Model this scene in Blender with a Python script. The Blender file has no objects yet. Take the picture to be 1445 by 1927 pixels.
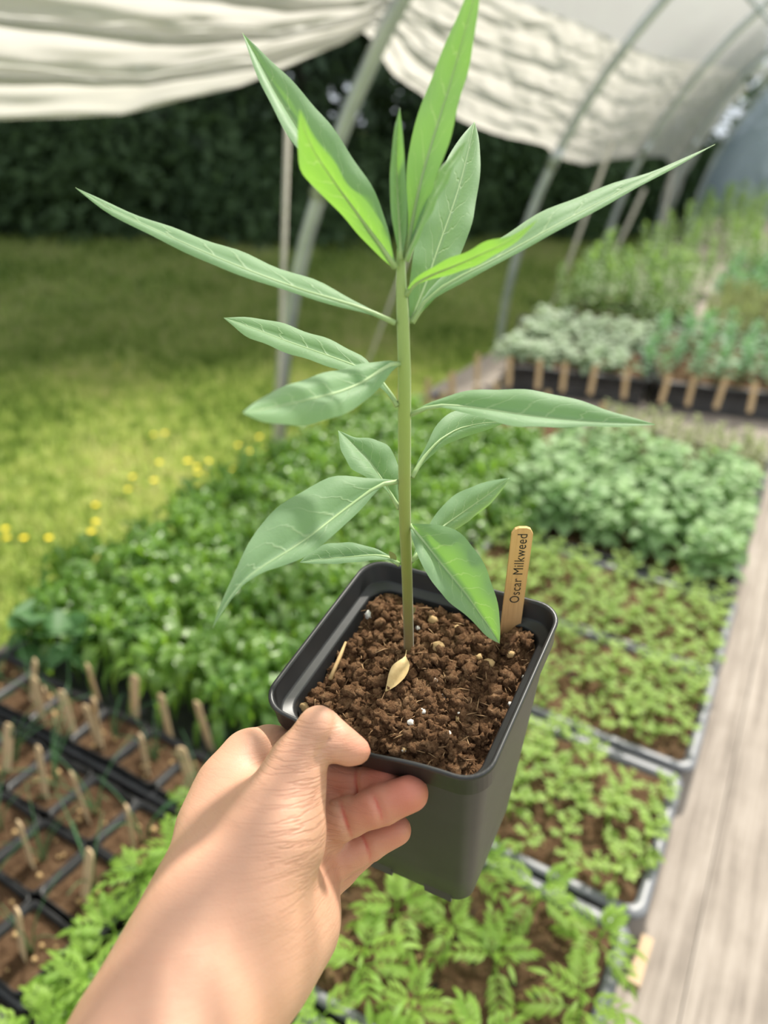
import bpy, math, random
import numpy as np
from mathutils import Vector, Matrix, noise, Euler
random.seed(7); rng = np.random.default_rng(7)
SC = bpy.context.scene; COL = SC.collection
# ------------------------------------------------------------------ camera
W, H, F = 1445, 1927, 1450.0
YAW, PITCH, ROLL = math.radians(27.876), math.radians(27.970), math.radians(3.0)
CAM = np.array([0.0, 0.0, 0.88])                 # metres; z = 0 is the rim level of the seed trays
def cam_rows():
    f = np.array([-math.sin(YAW)*math.cos(PITCH), math.cos(YAW)*math.cos(PITCH), -math.sin(PITCH)])
    r = np.array([math.cos(YAW), math.sin(YAW), 0.0]); u = np.cross(r, f)
    c, s = math.cos(ROLL), math.sin(ROLL)
    return np.array([c*r+s*u, -s*r+c*u, f])
RC = cam_rows()
cd = bpy.data.cameras.new('camera'); cam = bpy.data.objects.new('camera', cd); COL.objects.link(cam)
cd.sensor_fit = 'VERTICAL'; cd.sensor_height = 36.0; cd.lens = F/H*36.0
cd.clip_start = 0.01; cd.clip_end = 200
M3 = Matrix((RC[0], RC[1], -RC[2])).transposed()
cam.matrix_world = Matrix.Translation(Vector(CAM)) @ M3.to_4x4()
cd.dof.use_dof = True; cd.dof.focus_distance = 0.355; cd.dof.aperture_fstop = 5.2
SC.camera = cam
# ------------------------------------------------------------------ sky, sun, exposure
wd = bpy.data.worlds.new('sky'); SC.world = wd; wd.use_nodes = True
bg = wd.node_tree.nodes['Background']; bg.inputs['Color'].default_value = (0.86, 0.93, 1.0, 1); bg.inputs['Strength'].default_value = 0.78
sd = bpy.data.lights.new('sun', 'SUN'); sd.energy = 9.0; sd.angle = math.radians(3.5); sd.color = (1.0, 0.93, 0.80)
sun = bpy.data.objects.new('sun', sd); COL.objects.link(sun)
SUN_AZ, SUN_EL = math.radians(-4), math.radians(52)     # azimuth from +Y towards +X
sdir = Vector((math.sin(SUN_AZ)*math.cos(SUN_EL), math.cos(SUN_AZ)*math.cos(SUN_EL), math.sin(SUN_EL)))
sun.rotation_euler = sdir.to_track_quat('Z', 'Y').to_euler()
SC.view_settings.view_transform = 'Standard'; SC.view_settings.look = 'None'
SC.view_settings.exposure = 0.30; SC.view_settings.gamma = 1.0; SC.view_settings.use_curve_mapping = False
SC.cycles.transparent_max_bounces = 24

# ------------------------------------------------------------------ helpers
def ray(px, py): return RC.T @ np.array([(px-W/2)/F, (H/2-py)/F, 1.0])
def P(px, py, d): return CAM + ray(px, py)*d
def on_z(px, py, z): v = ray(px, py); return CAM + v*((z-CAM[2])/v[2])
def mesh(name, verts, faces, mats=(), uv=None, smooth=True):
    me = bpy.data.meshes.new(name)
    me.from_pydata([tuple(map(float, v)) for v in verts], [], faces)
    for m in mats: me.materials.append(m)
    if uv is not None:
        l = me.uv_layers.new(name='UVMap'); uv = np.asarray(uv, float)
        idx = np.empty(len(me.loops), int); me.loops.foreach_get('vertex_index', idx)
        l.data.foreach_set('uv', uv[idx].astype(np.float32).ravel())
    if smooth: me.polygons.foreach_set('use_smooth', [True]*len(me.polygons))
    me.update(); return me
def fast_mesh(name, v, tris, mat, smooth=False):
    me = bpy.data.meshes.new(name); v = np.asarray(v, np.float32); tris = np.asarray(tris, np.int32)
    me.vertices.add(len(v)); me.vertices.foreach_set('co', v.ravel())
    k = tris.shape[1]
    me.loops.add(tris.size); me.loops.foreach_set('vertex_index', tris.ravel())
    me.polygons.add(len(tris)); me.polygons.foreach_set('loop_start', np.arange(0, tris.size, k, dtype=np.int32))
    me.polygons.foreach_set('loop_total', np.full(len(tris), k, np.int32))
    if smooth: me.polygons.foreach_set('use_smooth', np.ones(len(tris), bool))
    me.update(calc_edges=True); me.materials.append(mat); return me
def put(name, data, parent=None, loc=None, rot=None, scale=None):
    o = bpy.data.objects.new(name, data); COL.objects.link(o)
    if parent is not None: o.parent = parent
    if loc is not None: o.location = [float(a) for a in loc]
    if rot is not None: o.rotation_euler = rot
    if scale is not None: o.scale = (scale,)*3 if isinstance(scale, (int, float)) else scale
    return o
def tag(o, label=None, cat=None, group=None, kind=None):
    if label: o['label'] = label
    if cat: o['category'] = cat
    if group: o['group'] = group
    if kind: o['kind'] = kind
    return o
class MB:
    def __init__(s): s.v = []; s.f = []; s.uv = []
    def add(s, v, f, uv=None):
        n = len(s.v); s.v += [tuple(a) for a in v]; s.f += [tuple(i+n for i in q) for q in f]
        s.uv += list(uv) if uv is not None else [(0, 0)]*len(v)
    def box(s, a, b):
        x0, y0, z0 = a; x1, y1, z1 = b
        s.add([(x0,y0,z0),(x1,y0,z0),(x1,y1,z0),(x0,y1,z0),(x0,y0,z1),(x1,y0,z1),(x1,y1,z1),(x0,y1,z1)],
              [(3,2,1,0),(4,5,6,7),(0,1,5,4),(1,2,6,5),(2,3,7,6),(3,0,4,7)])
    def tube(s, pts, rad, n=8, cap=True):
        pts = [Vector(p) for p in pts]; k = len(pts)
        if isinstance(rad, (int, float)): rad = [rad]*k
        t0 = (pts[1]-pts[0]).normalized(); a = t0.orthogonal().normalized(); v = []; uv = []
        for i in range(k):
            t = (pts[min(i+1, k-1)]-pts[max(i-1, 0)]).normalized()
            a = (a - t*a.dot(t)).normalized(); b = t.cross(a)
            for j in range(n):
                w = 2*math.pi*j/n
                v.append(pts[i] + (a*math.cos(w)+b*math.sin(w))*rad[i]); uv.append((j/n, i/(k-1)))
        f = [(i*n+j, i*n+(j+1) % n, (i+1)*n+(j+1) % n, (i+1)*n+j) for i in range(k-1) for j in range(n)]
        if cap: f += [tuple(reversed(range(n))), tuple(range((k-1)*n, k*n))]
        s.add(v, f, uv)
    def leaf(s, base, d, up, L, Wd, droop=0.3, fold=0.25, n=5, peak=0.45, twist=0.0, wave=0.0):
        d = Vector(d).normalized(); up = Vector(up); side = d.cross(up).normalized(); up = side.cross(d).normalized()
        c, sn = math.cos(twist), math.sin(twist); side, up = side*c+up*sn, up*c-side*sn
        v = []; uv = []; p = Vector(base)
        for i in range(n+1):
            t = i/n
            ang = droop*t*t*1.6
            q = p + d*(L*t*math.cos(ang*0.6)) - Vector((0, 0, 1))*(L*t*math.sin(ang*0.6))
            e = math.log(0.5)/math.log(peak); w = Wd*0.5*max(0.04, math.sin(math.pi*t**e))
            if i == n: w = Wd*0.01
            wz = wave*Wd*math.sin(i*2.1)
            v += [q - side*w + up*(fold*w+wz), q, q + side*w + up*(fold*w-wz)]
            uv += [(0, t), (0.5, t), (1, t)]
        f = []
        for i in range(n):
            a = 3*i; f += [(a, a+1, a+4, a+3), (a+1, a+2, a+5, a+4)]
        s.add(v, f, uv)
    def build(s, name, mat, smooth=True): return mesh(name, s.v, s.f, (mat,), s.uv, smooth)

# ------------------------------------------------------------------ materials
def nt(name):
    m = bpy.data.materials.new(name); m.use_nodes = True; t = m.node_tree
    return m, t, t.nodes['Principled BSDF'], t.nodes['Material Output']
def N(t, ty, **kw):
    n = t.nodes.new(ty)
    for k, v in kw.items():
        if k in n.inputs: n.inputs[k].default_value = v
        else: setattr(n, k, v)
    return n
def ramp(t, fac, stops):
    r = t.nodes.new('ShaderNodeValToRGB'); el = r.color_ramp.elements
    while len(el) < len(stops): el.new(0.5)
    for e, (p, c) in zip(el, stops): e.position = p; e.color = (*c, 1)
    t.links.new(fac, r.inputs['Fac']); return r.outputs['Color']
def math_n(t, op, a, b=None, clamp=False):
    n = t.nodes.new('ShaderNodeMath'); n.operation = op; n.use_clamp = clamp
    for i, x in enumerate((a, b)):
        if x is None: continue
        if isinstance(x, (int, float)): n.inputs[i].default_value = x
        else: t.links.new(x, n.inputs[i])
    return n.outputs[0]
def mixc(t, fac, a, b):
    n = t.nodes.new('ShaderNodeMix'); n.data_type = 'RGBA'
    for s, x in ((n.inputs[0], fac), (n.inputs[6], a), (n.inputs[7], b)):
        if isinstance(x, (int, float)): s.default_value = x
        elif isinstance(x, tuple): s.default_value = (*x, 1)
        else: t.links.new(x, s)
    return n.outputs[2]
def tex_coord(t, which='Object'): return t.nodes.new('ShaderNodeTexCoord').outputs[which]
def noise_n(t, vec, scale, detail=4, rough=0.55):
    n = N(t, 'ShaderNodeTexNoise', Scale=scale, Detail=detail, Roughness=rough); t.links.new(vec, n.inputs['Vector']); return n.outputs['Fac']
def bump(t, b, h, strength=0.3, dist=0.001):
    n = N(t, 'ShaderNodeBump', Strength=strength, Distance=dist); t.links.new(h, n.inputs['Height'])
    t.links.new(n.outputs['Normal'], b.inputs['Normal']); return n.outputs['Normal']
def plain(name, c1, c2=None, rough=0.6, scale=20, metal=0.0, bmp=0.0, dist=0.001, spec=0.5):
    m, t, b, o = nt(name); b.inputs['Roughness'].default_value = rough; b.inputs['Metallic'].default_value = metal
    b.inputs['Specular IOR Level'].default_value = spec
    nz = noise_n(t, tex_coord(t), scale)
    t.links.new(ramp(t, nz, [(0.3, c1), (0.7, c2 or c1)]), b.inputs['Base Color'])
    if bmp: bump(t, b, nz, bmp, dist)
    return m
def foliage(name, c1, c2, trans, tw=0.4, rough=0.5, spec=0.3):
    """leaf tissue: per-plant colour variation, light shining through"""
    m, t, b, o = nt(name); b.inputs['Roughness'].default_value = rough; b.inputs['Specular IOR Level'].default_value = spec
    oi = t.nodes.new('ShaderNodeObjectInfo'); nz = noise_n(t, tex_coord(t), 30, 2)
    f = math_n(t, 'ADD', math_n(t, 'MULTIPLY', oi.outputs['Random'], 0.6), math_n(t, 'MULTIPLY', nz, 0.4))
    col = mixc(t, f, c1, c2); t.links.new(col, b.inputs['Base Color'])
    tr = t.nodes.new('ShaderNodeBsdfTranslucent'); tr.inputs['Color'].default_value = (*trans, 1)
    mx = t.nodes.new('ShaderNodeMixShader'); mx.inputs[0].default_value = tw
    t.links.new(b.outputs[0], mx.inputs[1]); t.links.new(tr.outputs[0], mx.inputs[2]); t.links.new(mx.outputs[0], o.inputs['Surface'])
    return m
def film_mat(name, diff, transp, c=(0.9, 0.9, 0.88), seed=0.0):
    """polythene sheet: part clear, part milky, dusty"""
    m, t, b, o = nt(name); b.inputs['Base Color'].default_value = (*c, 1); b.inputs['Roughness'].default_value = 0.25
    nz = noise_n(t, tex_coord(t), 3.0, 6, 0.65)
    t.links.new(ramp(t, nz, [(0.3, tuple(x*0.82 for x in c)), (0.7, c)]), b.inputs['Base Color'])
    tr = t.nodes.new('ShaderNodeBsdfTranslucent'); tr.inputs['Color'].default_value = (*c, 1)
    m1 = t.nodes.new('ShaderNodeMixShader'); m1.inputs[0].default_value = diff
    t.links.new(b.outputs[0], m1.inputs[1]); t.links.new(tr.outputs[0], m1.inputs[2])
    tp = t.nodes.new('ShaderNodeBsdfTransparent'); tp.inputs['Color'].default_value = (0.95, 0.97, 1, 1)
    m2 = t.nodes.new('ShaderNodeMixShader'); m2.inputs[0].default_value = transp
    t.links.new(m1.outputs[0], m2.inputs[1]); t.links.new(tp.outputs[0], m2.inputs[2]); t.links.new(m2.outputs[0], o.inputs['Surface'])
    return m
def milkweed_leaf_mat():
    m, t, b, o = nt('milkweed_leaf'); b.inputs['Roughness'].default_value = 0.55; b.inputs['Specular IOR Level'].default_value = 0.25
    b.inputs['Sheen Weight'].default_value = 0.4; b.inputs['Sheen Roughness'].default_value = 0.5
    uv = tex_coord(t, 'UV'); sp = t.nodes.new('ShaderNodeSeparateXYZ'); t.links.new(uv, sp.inputs[0])
    au = math_n(t, 'ABSOLUTE', math_n(t, 'SUBTRACT', sp.outputs['X'], 0.5))           # 0 on the midrib .. 0.5 at the margin
    nz = noise_n(t, uv, 5.0, 2)
    ph = math_n(t, 'ADD', math_n(t, 'SUBTRACT', math_n(t, 'MULTIPLY', sp.outputs['Y'], 9.0), math_n(t, 'MULTIPLY', au, 3.2)), math_n(t, 'MULTIPLY', nz, 1.2))
    fr = math_n(t, 'ABSOLUTE', math_n(t, 'SUBTRACT', math_n(t, 'FRACT', ph), 0.5))
    vein = math_n(t, 'SUBTRACT', 1.0, math_n(t, 'MULTIPLY', fr, 14.0), True)
    fade = math_n(t, 'SUBTRACT', 1.0, math_n(t, 'MULTIPLY', au, 2.2), True)
    vein = math_n(t, 'MULTIPLY', vein, fade)
    mid = math_n(t, 'SUBTRACT', 1.0, math_n(t, 'MULTIPLY', au, 32.0), True)
    v = math_n(t, 'MAXIMUM', vein, mid)
    n2 = noise_n(t, tex_coord(t), 60, 3)
    base = mixc(t, n2, (0.165, 0.280, 0.150), (0.235, 0.365, 0.215))
    col = mixc(t, math_n(t, 'MULTIPLY', v, 0.65), base, (0.42, 0.54, 0.34)); t.links.new(col, b.inputs['Base Color'])
    pill = math_n(t, 'ADD', math_n(t, 'MULTIPLY', v, -0.6), math_n(t, 'MULTIPLY', noise_n(t, tex_coord(t), 900, 2), 0.25))
    bump(t, b, pill, 0.5, 0.0006)
    tr = t.nodes.new('ShaderNodeBsdfTranslucent')
    t.links.new(mixc(t, math_n(t, 'MULTIPLY', v, 0.5), (0.30, 0.62, 0.03), (0.55, 0.75, 0.2)), tr.inputs['Color'])
    mx = t.nodes.new('ShaderNodeMixShader'); mx.inputs[0].default_value = 0.36
    t.links.new(b.outputs[0], mx.inputs[1]); t.links.new(tr.outputs[0], mx.inputs[2]); t.links.new(mx.outputs[0], o.inputs['Surface'])
    return m
def stem_mat():
    m, t, b, o = nt('milkweed_stem'); b.inputs['Roughness'].default_value = 0.5
    b.inputs['Sheen Weight'].default_value = 0.3
    sp = t.nodes.new('ShaderNodeSeparateXYZ'); t.links.new(tex_coord(t), sp.inputs[0])
    z = math_n(t, 'ADD', math_n(t, 'MULTIPLY', sp.outputs['Z'], 4.0), math_n(t, 'MULTIPLY', noise_n(t, tex_coord(t), 80), 0.12))
    t.links.new(ramp(t, z, [(0.0, (0.20, 0.115, 0.05)), (0.16, (0.19, 0.15, 0.045)), (0.32, (0.22, 0.24, 0.05)), (0.6, (0.27, 0.36, 0.09)), (0.95, (0.30, 0.42, 0.17))]), b.inputs['Base Color'])
    bump(t, b, noise_n(t, tex_coord(t), 700, 2), 0.25, 0.0004); return m
def skin_mat():
    m, t, b, o = nt('skin'); oc = tex_coord(t)
    at = t.nodes.new('ShaderNodeAttribute'); at.attribute_name = 'flush_shade'
    n1 = noise_n(t, oc, 45, 5, 0.6); n2 = noise_n(t, oc, 9, 3)
    base = mixc(t, n1, (0.53, 0.285, 0.19), (0.62, 0.37, 0.255))
    base = mixc(t, math_n(t, 'MULTIPLY', n2, 0.3), base, (0.47, 0.23, 0.15))
    col = mixc(t, at.outputs['Fac'], base, (0.52, 0.125, 0.09)); t.links.new(col, b.inputs['Base Color'])
    b.inputs['Roughness'].default_value = 0.48; b.inputs['Specular IOR Level'].default_value = 0.35
    b.inputs['Subsurface Weight'].default_value = 0.25; b.inputs['Subsurface Radius'].default_value = (1.0, 0.35, 0.2); b.inputs['Subsurface Scale'].default_value = 0.004
    # fine skin creases running across the thumb root, plus a faint cell pattern everywhere
    at2 = t.nodes.new('ShaderNodeAttribute'); at2.attribute_name = 'furrow'
    comps = t.nodes.new('ShaderNodeCombineXYZ')
    for k, (vec, sc_) in enumerate(((RC[1], 330.0), (RC[0], 38.0), (RC[2], 38.0))):
        dp = t.nodes.new('ShaderNodeVectorMath'); dp.operation = 'DOT_PRODUCT'; t.links.new(oc, dp.inputs[0]); dp.inputs[1].default_value = tuple(vec*sc_)
        t.links.new(dp.outputs['Value'], comps.inputs[k])
    sn = noise_n(t, comps.outputs[0], 1.0, 3, 0.55)
    line = math_n(t, 'SUBTRACT', 1.0, math_n(t, 'MULTIPLY', math_n(t, 'ABSOLUTE', math_n(t, 'SUBTRACT', sn, 0.5)), 16.0), True)
    line = math_n(t, 'MULTIPLY', line, at2.outputs['Fac'])
    vo = N(t, 'ShaderNodeTexVoronoi', Scale=700.0); vo.feature = 'DISTANCE_TO_EDGE'; t.links.new(oc, vo.inputs['Vector'])
    h = math_n(t, 'ADD', math_n(t, 'MULTIPLY', math_n(t, 'MINIMUM', vo.outputs['Distance'], 0.12), 0.4), math_n(t, 'MULTIPLY', n1, 0.5))
    h = math_n(t, 'SUBTRACT', h, math_n(t, 'MULTIPLY', line, 0.5))
    bump(t, b, h, 0.55, 0.0012)
    c2 = mixc(t, math_n(t, 'MULTIPLY', line, 0.35), col, (0.30, 0.115, 0.07)); t.links.new(c2, b.inputs['Base Color']); return m  # crease lines also shaded darker in the base colour
def soil_mat(name, dark=(0.045, 0.022, 0.010), mid=(0.13, 0.065, 0.030), light=(0.26, 0.145, 0.07), sc=1.0):
    m, t, b, o = nt(name); oc = tex_coord(t); b.inputs['Roughness'].default_value = 0.9; b.inputs['Specular IOR Level'].default_value = 0.15
    n = noise_n(t, oc, 160*sc, 8, 0.7); n2 = noise_n(t, oc, 900*sc, 4, 0.7)
    f = math_n(t, 'ADD', math_n(t, 'MULTIPLY', n, 0.65), math_n(t, 'MULTIPLY', n2, 0.4))
    t.links.new(ramp(t, f, [(0.34, dark), (0.52, mid), (0.72, light)]), b.inputs['Base Color'])
    bump(t, b, math_n(t, 'ADD', n, math_n(t, 'MULTIPLY', n2, 0.6)), 1.0, 0.0035/sc); return m
def wood_mat(name, c1, c2, c3, axis='Y', sc=1.0):
    m, t, b, o = nt(name); mp = t.nodes.new('ShaderNodeMapping'); t.links.new(tex_coord(t), mp.inputs['Vector'])
    s = {'Y': (38, 1.6, 38), 'Z': (38, 38, 1.6)}[axis]; mp.inputs['Scale'].default_value = tuple(x*sc for x in s)
    oi = t.nodes.new('ShaderNodeObjectInfo')
    n = noise_n(t, mp.outputs[0], 2.2, 8, 0.65); n2 = noise_n(t, tex_coord(t), 9*sc, 5, 0.6)
    f = math_n(t, 'ADD', math_n(t, 'MULTIPLY', n, 0.75), math_n(t, 'MULTIPLY', n2, 0.3))
    t.links.new(ramp(t, f, [(0.34, c1), (0.52, c2), (0.72, c3)]), b.inputs['Base Color'])
    b.inputs['Roughness'].default_value = 0.8; b.inputs['Specular IOR Level'].default_value = 0.2
    bump(t, b, n, 0.5, 0.002/sc); return m

MT = dict(
    leaf=milkweed_leaf_mat(), stem=stem_mat(), skin=skin_mat(), soil=soil_mat('moist_peat_soil', (0.05, 0.024, 0.011), (0.19, 0.098, 0.047), (0.42, 0.26, 0.14), 1.0),  # soil colour carries lit clump tops and dark crevices
    tray_soil=soil_mat('tray_soil', (0.05, 0.026, 0.013), (0.14, 0.080, 0.042), (0.31, 0.20, 0.115), 0.5),
    pot=plain('black_pot_plastic', (0.013, 0.0135, 0.014), (0.022, 0.022, 0.023), 0.40, 40, bmp=0.08, spec=0.5),
    tray=plain('tray_plastic', (0.022, 0.023, 0.026), (0.05, 0.052, 0.058), 0.38, 14, spec=0.6),
    grey_tray=plain('glare_grey_tray_plastic', (0.10, 0.105, 0.12), (0.19, 0.195, 0.21), 0.42, 10, spec=0.6),  # sun glare on the rims put into this lighter grey
    divider=plain('matt_black_insert', (0.012, 0.012, 0.013), (0.022, 0.021, 0.020), 0.85, 30, spec=0.1),
    deck=wood_mat('weathered_deck', (0.15, 0.125, 0.105), (0.28, 0.24, 0.205), (0.41, 0.36, 0.315)),
    stake=wood_mat('birch_stake', (0.50, 0.27, 0.11), (0.66, 0.39, 0.17), (0.74, 0.47, 0.23), 'Z', 3.0),
    pale_stake=wood_mat('pale_stake', (0.42, 0.29, 0.16), (0.60, 0.44, 0.26), (0.70, 0.55, 0.36), 'Z', 2.0),
    rib=plain('leaf_midrib', (0.28, 0.40, 0.17), (0.36, 0.48, 0.24), 0.5, 60),
    ink=plain('black_ink', (0.02, 0.018, 0.016), rough=0.7),
    perlite=plain('perlite', (0.72, 0.68, 0.60), (0.82, 0.79, 0.73), 0.8, 300, bmp=0.4),
    grit=plain('tan_grit', (0.46, 0.28, 0.11), (0.62, 0.44, 0.22), 0.8, 200, bmp=0.4),
    straw=plain('dry_straw', (0.36, 0.22, 0.09), (0.50, 0.34, 0.16), 0.75, 120),
    dry=plain('dry_leaf', (0.46, 0.31, 0.13), (0.60, 0.45, 0.22), 0.7, 200),
    fibre=plain('peat_fibre', (0.22, 0.12, 0.055), (0.40, 0.25, 0.12), 0.8, 150),
    pipe=plain('galvanised_pipe', (0.34, 0.37, 0.39), (0.48, 0.51, 0.53), 0.42, 12, metal=0.55),
    rope=plain('tan_cord', (0.45, 0.42, 0.36), (0.58, 0.54, 0.47), 0.8, 60),
    curtain=film_mat('sagging_sheet', 0.58, 0.12, (0.64, 0.625, 0.595)),
    roof=film_mat('roof_sheet', 0.85, 0.62, (0.96, 0.97, 0.98)),
    endfilm=film_mat('end_wall_sheet', 0.40, 0.12, (0.34, 0.42, 0.52)),
    bark=plain('bark', (0.05, 0.045, 0.04), (0.10, 0.09, 0.08), 0.9, 9, bmp=0.6, dist=0.02),
    marigold=foliage('marigold_leaf', (0.16, 0.30, 0.04), (0.28, 0.42, 0.08), (0.36, 0.60, 0.04), 0.38),
    feather=foliage('feathery_leaf', (0.19, 0.31, 0.05), (0.30, 0.43, 0.09), (0.40, 0.58, 0.06), 0.38),
    salad=foliage('salad_leaf', (0.085, 0.19, 0.035), (0.22, 0.36, 0.08), (0.32, 0.56, 0.05), 0.42, 0.34, 0.6),
    broad=foliage('pale_broad_leaf', (0.17, 0.30, 0.12), (0.31, 0.45, 0.21), (0.30, 0.52, 0.10), 0.32),
    dark_broad=foliage('dark_broad_leaf', (0.05, 0.13, 0.04), (0.09, 0.20, 0.07), (0.14, 0.32, 0.05), 0.3),
    olive=foliage('olive_seedling', (0.22, 0.27, 0.11), (0.34, 0.35, 0.18), (0.33, 0.40, 0.14), 0.32),
    silver=foliage('silver_rosette', (0.22, 0.31, 0.18), (0.38, 0.46, 0.32), (0.30, 0.45, 0.2), 0.25),
    mint=foliage('mint_seedling', (0.11, 0.25, 0.12), (0.22, 0.38, 0.20), (0.22, 0.45, 0.12), 0.3),
    shrub=foliage('young_shrub_leaf', (0.13, 0.24, 0.07), (0.27, 0.38, 0.14), (0.32, 0.50, 0.10), 0.35),
    onion=foliage('onion_leaf', (0.07, 0.18, 0.08), (0.12, 0.25, 0.11), (0.2, 0.4, 0.1), 0.25),
    crown=foliage('tree_leaf', (0.060, 0.092, 0.058), (0.105, 0.150, 0.090), (0.13, 0.21, 0.08), 0.30, 0.6, 0.2),  # crown and bush leaves greyed to stand in for haze
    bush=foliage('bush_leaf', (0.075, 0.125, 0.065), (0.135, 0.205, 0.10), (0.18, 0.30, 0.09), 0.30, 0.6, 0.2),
    grass=foliage('grass_blade', (0.24, 0.32, 0.09), (0.46, 0.50, 0.20), (0.50, 0.60, 0.16), 0.42),
    petal=plain('yellow_petal', (0.85, 0.62, 0.02), (0.9, 0.72, 0.04), 0.5),
    white_petal=plain('white_petal', (0.85, 0.85, 0.82), rough=0.6),
    lightwood=plain('fresh_wood', (0.42, 0.29, 0.17), (0.50, 0.36, 0.22), 0.7, 30),
)
def lawn_mat():
    m, t, b, o = nt('lawn_soil'); oc = tex_coord(t); b.inputs['Roughness'].default_value = 0.95; b.inputs['Specular IOR Level'].default_value = 0.05
    n = noise_n(t, oc, 1.1, 5, 0.6); n2 = noise_n(t, oc, 30, 5, 0.7)
    f = math_n(t, 'ADD', math_n(t, 'MULTIPLY', n, 0.6), math_n(t, 'MULTIPLY', n2, 0.45))
    t.links.new(ramp(t, f, [(0.36, (0.16, 0.23, 0.065)), (0.55, (0.29, 0.34, 0.11)), (0.70, (0.46, 0.39, 0.23))]), b.inputs['Base Color'])
    return m
MT['lawn'] = lawn_mat()
def grass_patch_mat(m):       # clumps of fresh, yellowish and brown grass
    t = m.node_tree; b = t.nodes['Principled BSDF']; oc = tex_coord(t)
    f = math_n(t, 'ADD', math_n(t, 'MULTIPLY', noise_n(t, oc, 14, 3, 0.7), 0.75), math_n(t, 'MULTIPLY', noise_n(t, oc, 1.2, 3), 0.35))
    c = ramp(t, f, [(0.43, (0.10, 0.18, 0.03)), (0.52, (0.32, 0.43, 0.10)), (0.59, (0.52, 0.59, 0.19)), (0.70, (0.60, 0.55, 0.30))])
    t.links.new(c, b.inputs['Base Color'])
    for n in t.nodes:
        if n.type == 'BSDF_TRANSLUCENT': t.links.new(c, n.inputs['Color'])
grass_patch_mat(MT['grass'])

# ------------------------------------------------------------------ setting: ground, bench deck
GZ, DZ = -0.62, -0.058
tag(put('lawn', mesh('lawn', [(-40, -10, GZ), (30, -10, GZ), (30, 45, GZ), (-40, 45, GZ)], [(0, 1, 2, 3)], (MT['lawn'],))), 'mown grassy ground outside and under the greenhouse', None, kind='structure')
bench = tag(put('plant_bench', None, loc=(-0.3, 4, GZ)), 'long weathered grey plank bench carrying all the seed trays', 'bench')
x = -1.16; k = 0
while x < 0.62:
    wdt = 0.096 if not (0.05 < x < 0.09) else 0.20
    b_ = MB(); b_.box((0, -4.9, 0), (wdt-0.0015, 5.9, 0.026)); me = b_.build('plank', MT['deck'], False)
    put('plank', me, bench, (x+0.3, 0, DZ-GZ-0.026-0.0008*(k % 2))); x += wdt; k += 1
lg = MB(); lg.box((-0.04, -0.04, 0), (0.04, 0.04, DZ-GZ-0.12)); lgm = lg.build('leg', MT['deck'], False)
bm_ = MB(); bm_.box((-0.85, -0.03, 0), (0.92, 0.03, 0.09)); bmm = bm_.build('cross_beam', MT['deck'], False)
for yy in (-4.0, -2.4, -0.8, 0.8, 2.4, 4.0, 5.5):
    put('cross_beam', bmm, bench, (0, yy, DZ-GZ-0.12))
    for xx in (-0.8, 0.85): put('leg', lgm, bench, (xx, yy, 0))
bs = MB(); bs.box((-0.008, -0.035, 0), (0.008, 0.035, 0.010)); 
tag(put('wood_offcut', bs.build('wood_offcut', MT['lightwood'], False), loc=(0.030, 0.69, DZ), rot=(0, 0, -0.02)), 'small strip of fresh tan wood beside the nearest tray edge', 'wood strip')

# ------------------------------------------------------------------ greenhouse frame and sheeting
CX, CZ, RR = 1.04, -0.30, 2.60
def hoop_xz(a, r=RR): return CX - r*math.cos(a), CZ + r*math.sin(a)          # a = 0 at the left springing
hoop_lab = ['metal greenhouse hoop just outside the frame, nearest the camera', 'thick grey metal hoop rising behind the tall plant, at left of centre',
            'grey metal hoop leaning over the middle of the bench, right of the plant', 'third visible grey hoop, beyond the rosette tray', 'thin far grey hoop behind the young shrubs',
            'farthest grey hoop, against the end wall sheeting']
hy = [-0.15, 2.1, 4.3, 6.4, 8.4, 10.45]
for i, y in enumerate(hy):
    if i == 0: continue
    e = tag(put('greenhouse_hoop', None, loc=(CX-RR, y, GZ)), hoop_lab[i], 'hoop', 'bent metal hoops of the greenhouse')
    b_ = MB(); pts = [(0, 0, 0.0), (0, 0, 0.15)]
    for j in range(0, 41):
        xx, zz = hoop_xz(math.pi*j/40); pts.append((xx-(CX-RR), 0, zz-GZ))
    pts += [(2*RR, 0, 0)]
    b_.tube(pts, 0.024, 12); put('pipe', b_.build('pipe', MT['pipe']), e)
    c_ = MB(); a0 = 0.36
    q = [hoop_xz(a0), hoop_xz(a0+0.02), hoop_xz(a0+0.04)]; c_.tube([(u-(CX-RR), 0, w-GZ) for u, w in q], 0.029, 12)
    put('coupling', c_.build('coupling', MT['pipe']), e)
# cords
cords = [((540, 270), (522, 880), 1.92, 'pale tan upright cord left of the thick metal hoop', 0.0075),
         ((790, 420), (690, 690), 2.9, 'thin slanting cord seen just left of the plant stem', 0.006),
         ((1136, 312), (1012, 650), 4.6, 'slanting pale cord right of the middle hoop', 0.011),
         ((1205, 372), (1145, 500), 6.0, 'slanting cord above the leafy young shrubs', 0.013),
         ((1262, 340), (1235, 480), 7.3, 'thin cord beside the far gathered sheet', 0.012)]
for (a, b, yy, lab, rad) in cords:
    va, vb = ray(*a), ray(*b); pa = CAM+va*(yy/va[1]); pb = CAM+vb*(yy/vb[1])
    pa = pa+(pa-pb)*0.12; pb = pb+(pb-pa)*max(0.0, (pb[2]-GZ)/max(1e-6, pa[2]-pb[2]))
    b_ = MB(); o_ = Vector(pb); b_.tube([Vector(pa)-o_, (Vector(pa)-o_)*0.5, Vector((0, 0, 0))], rad, 8)
    tag(put('side_cord', b_.build('side_cord', MT['rope']), loc=pb), lab, 'cord', 'cords of the roll-up greenhouse side')
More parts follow.
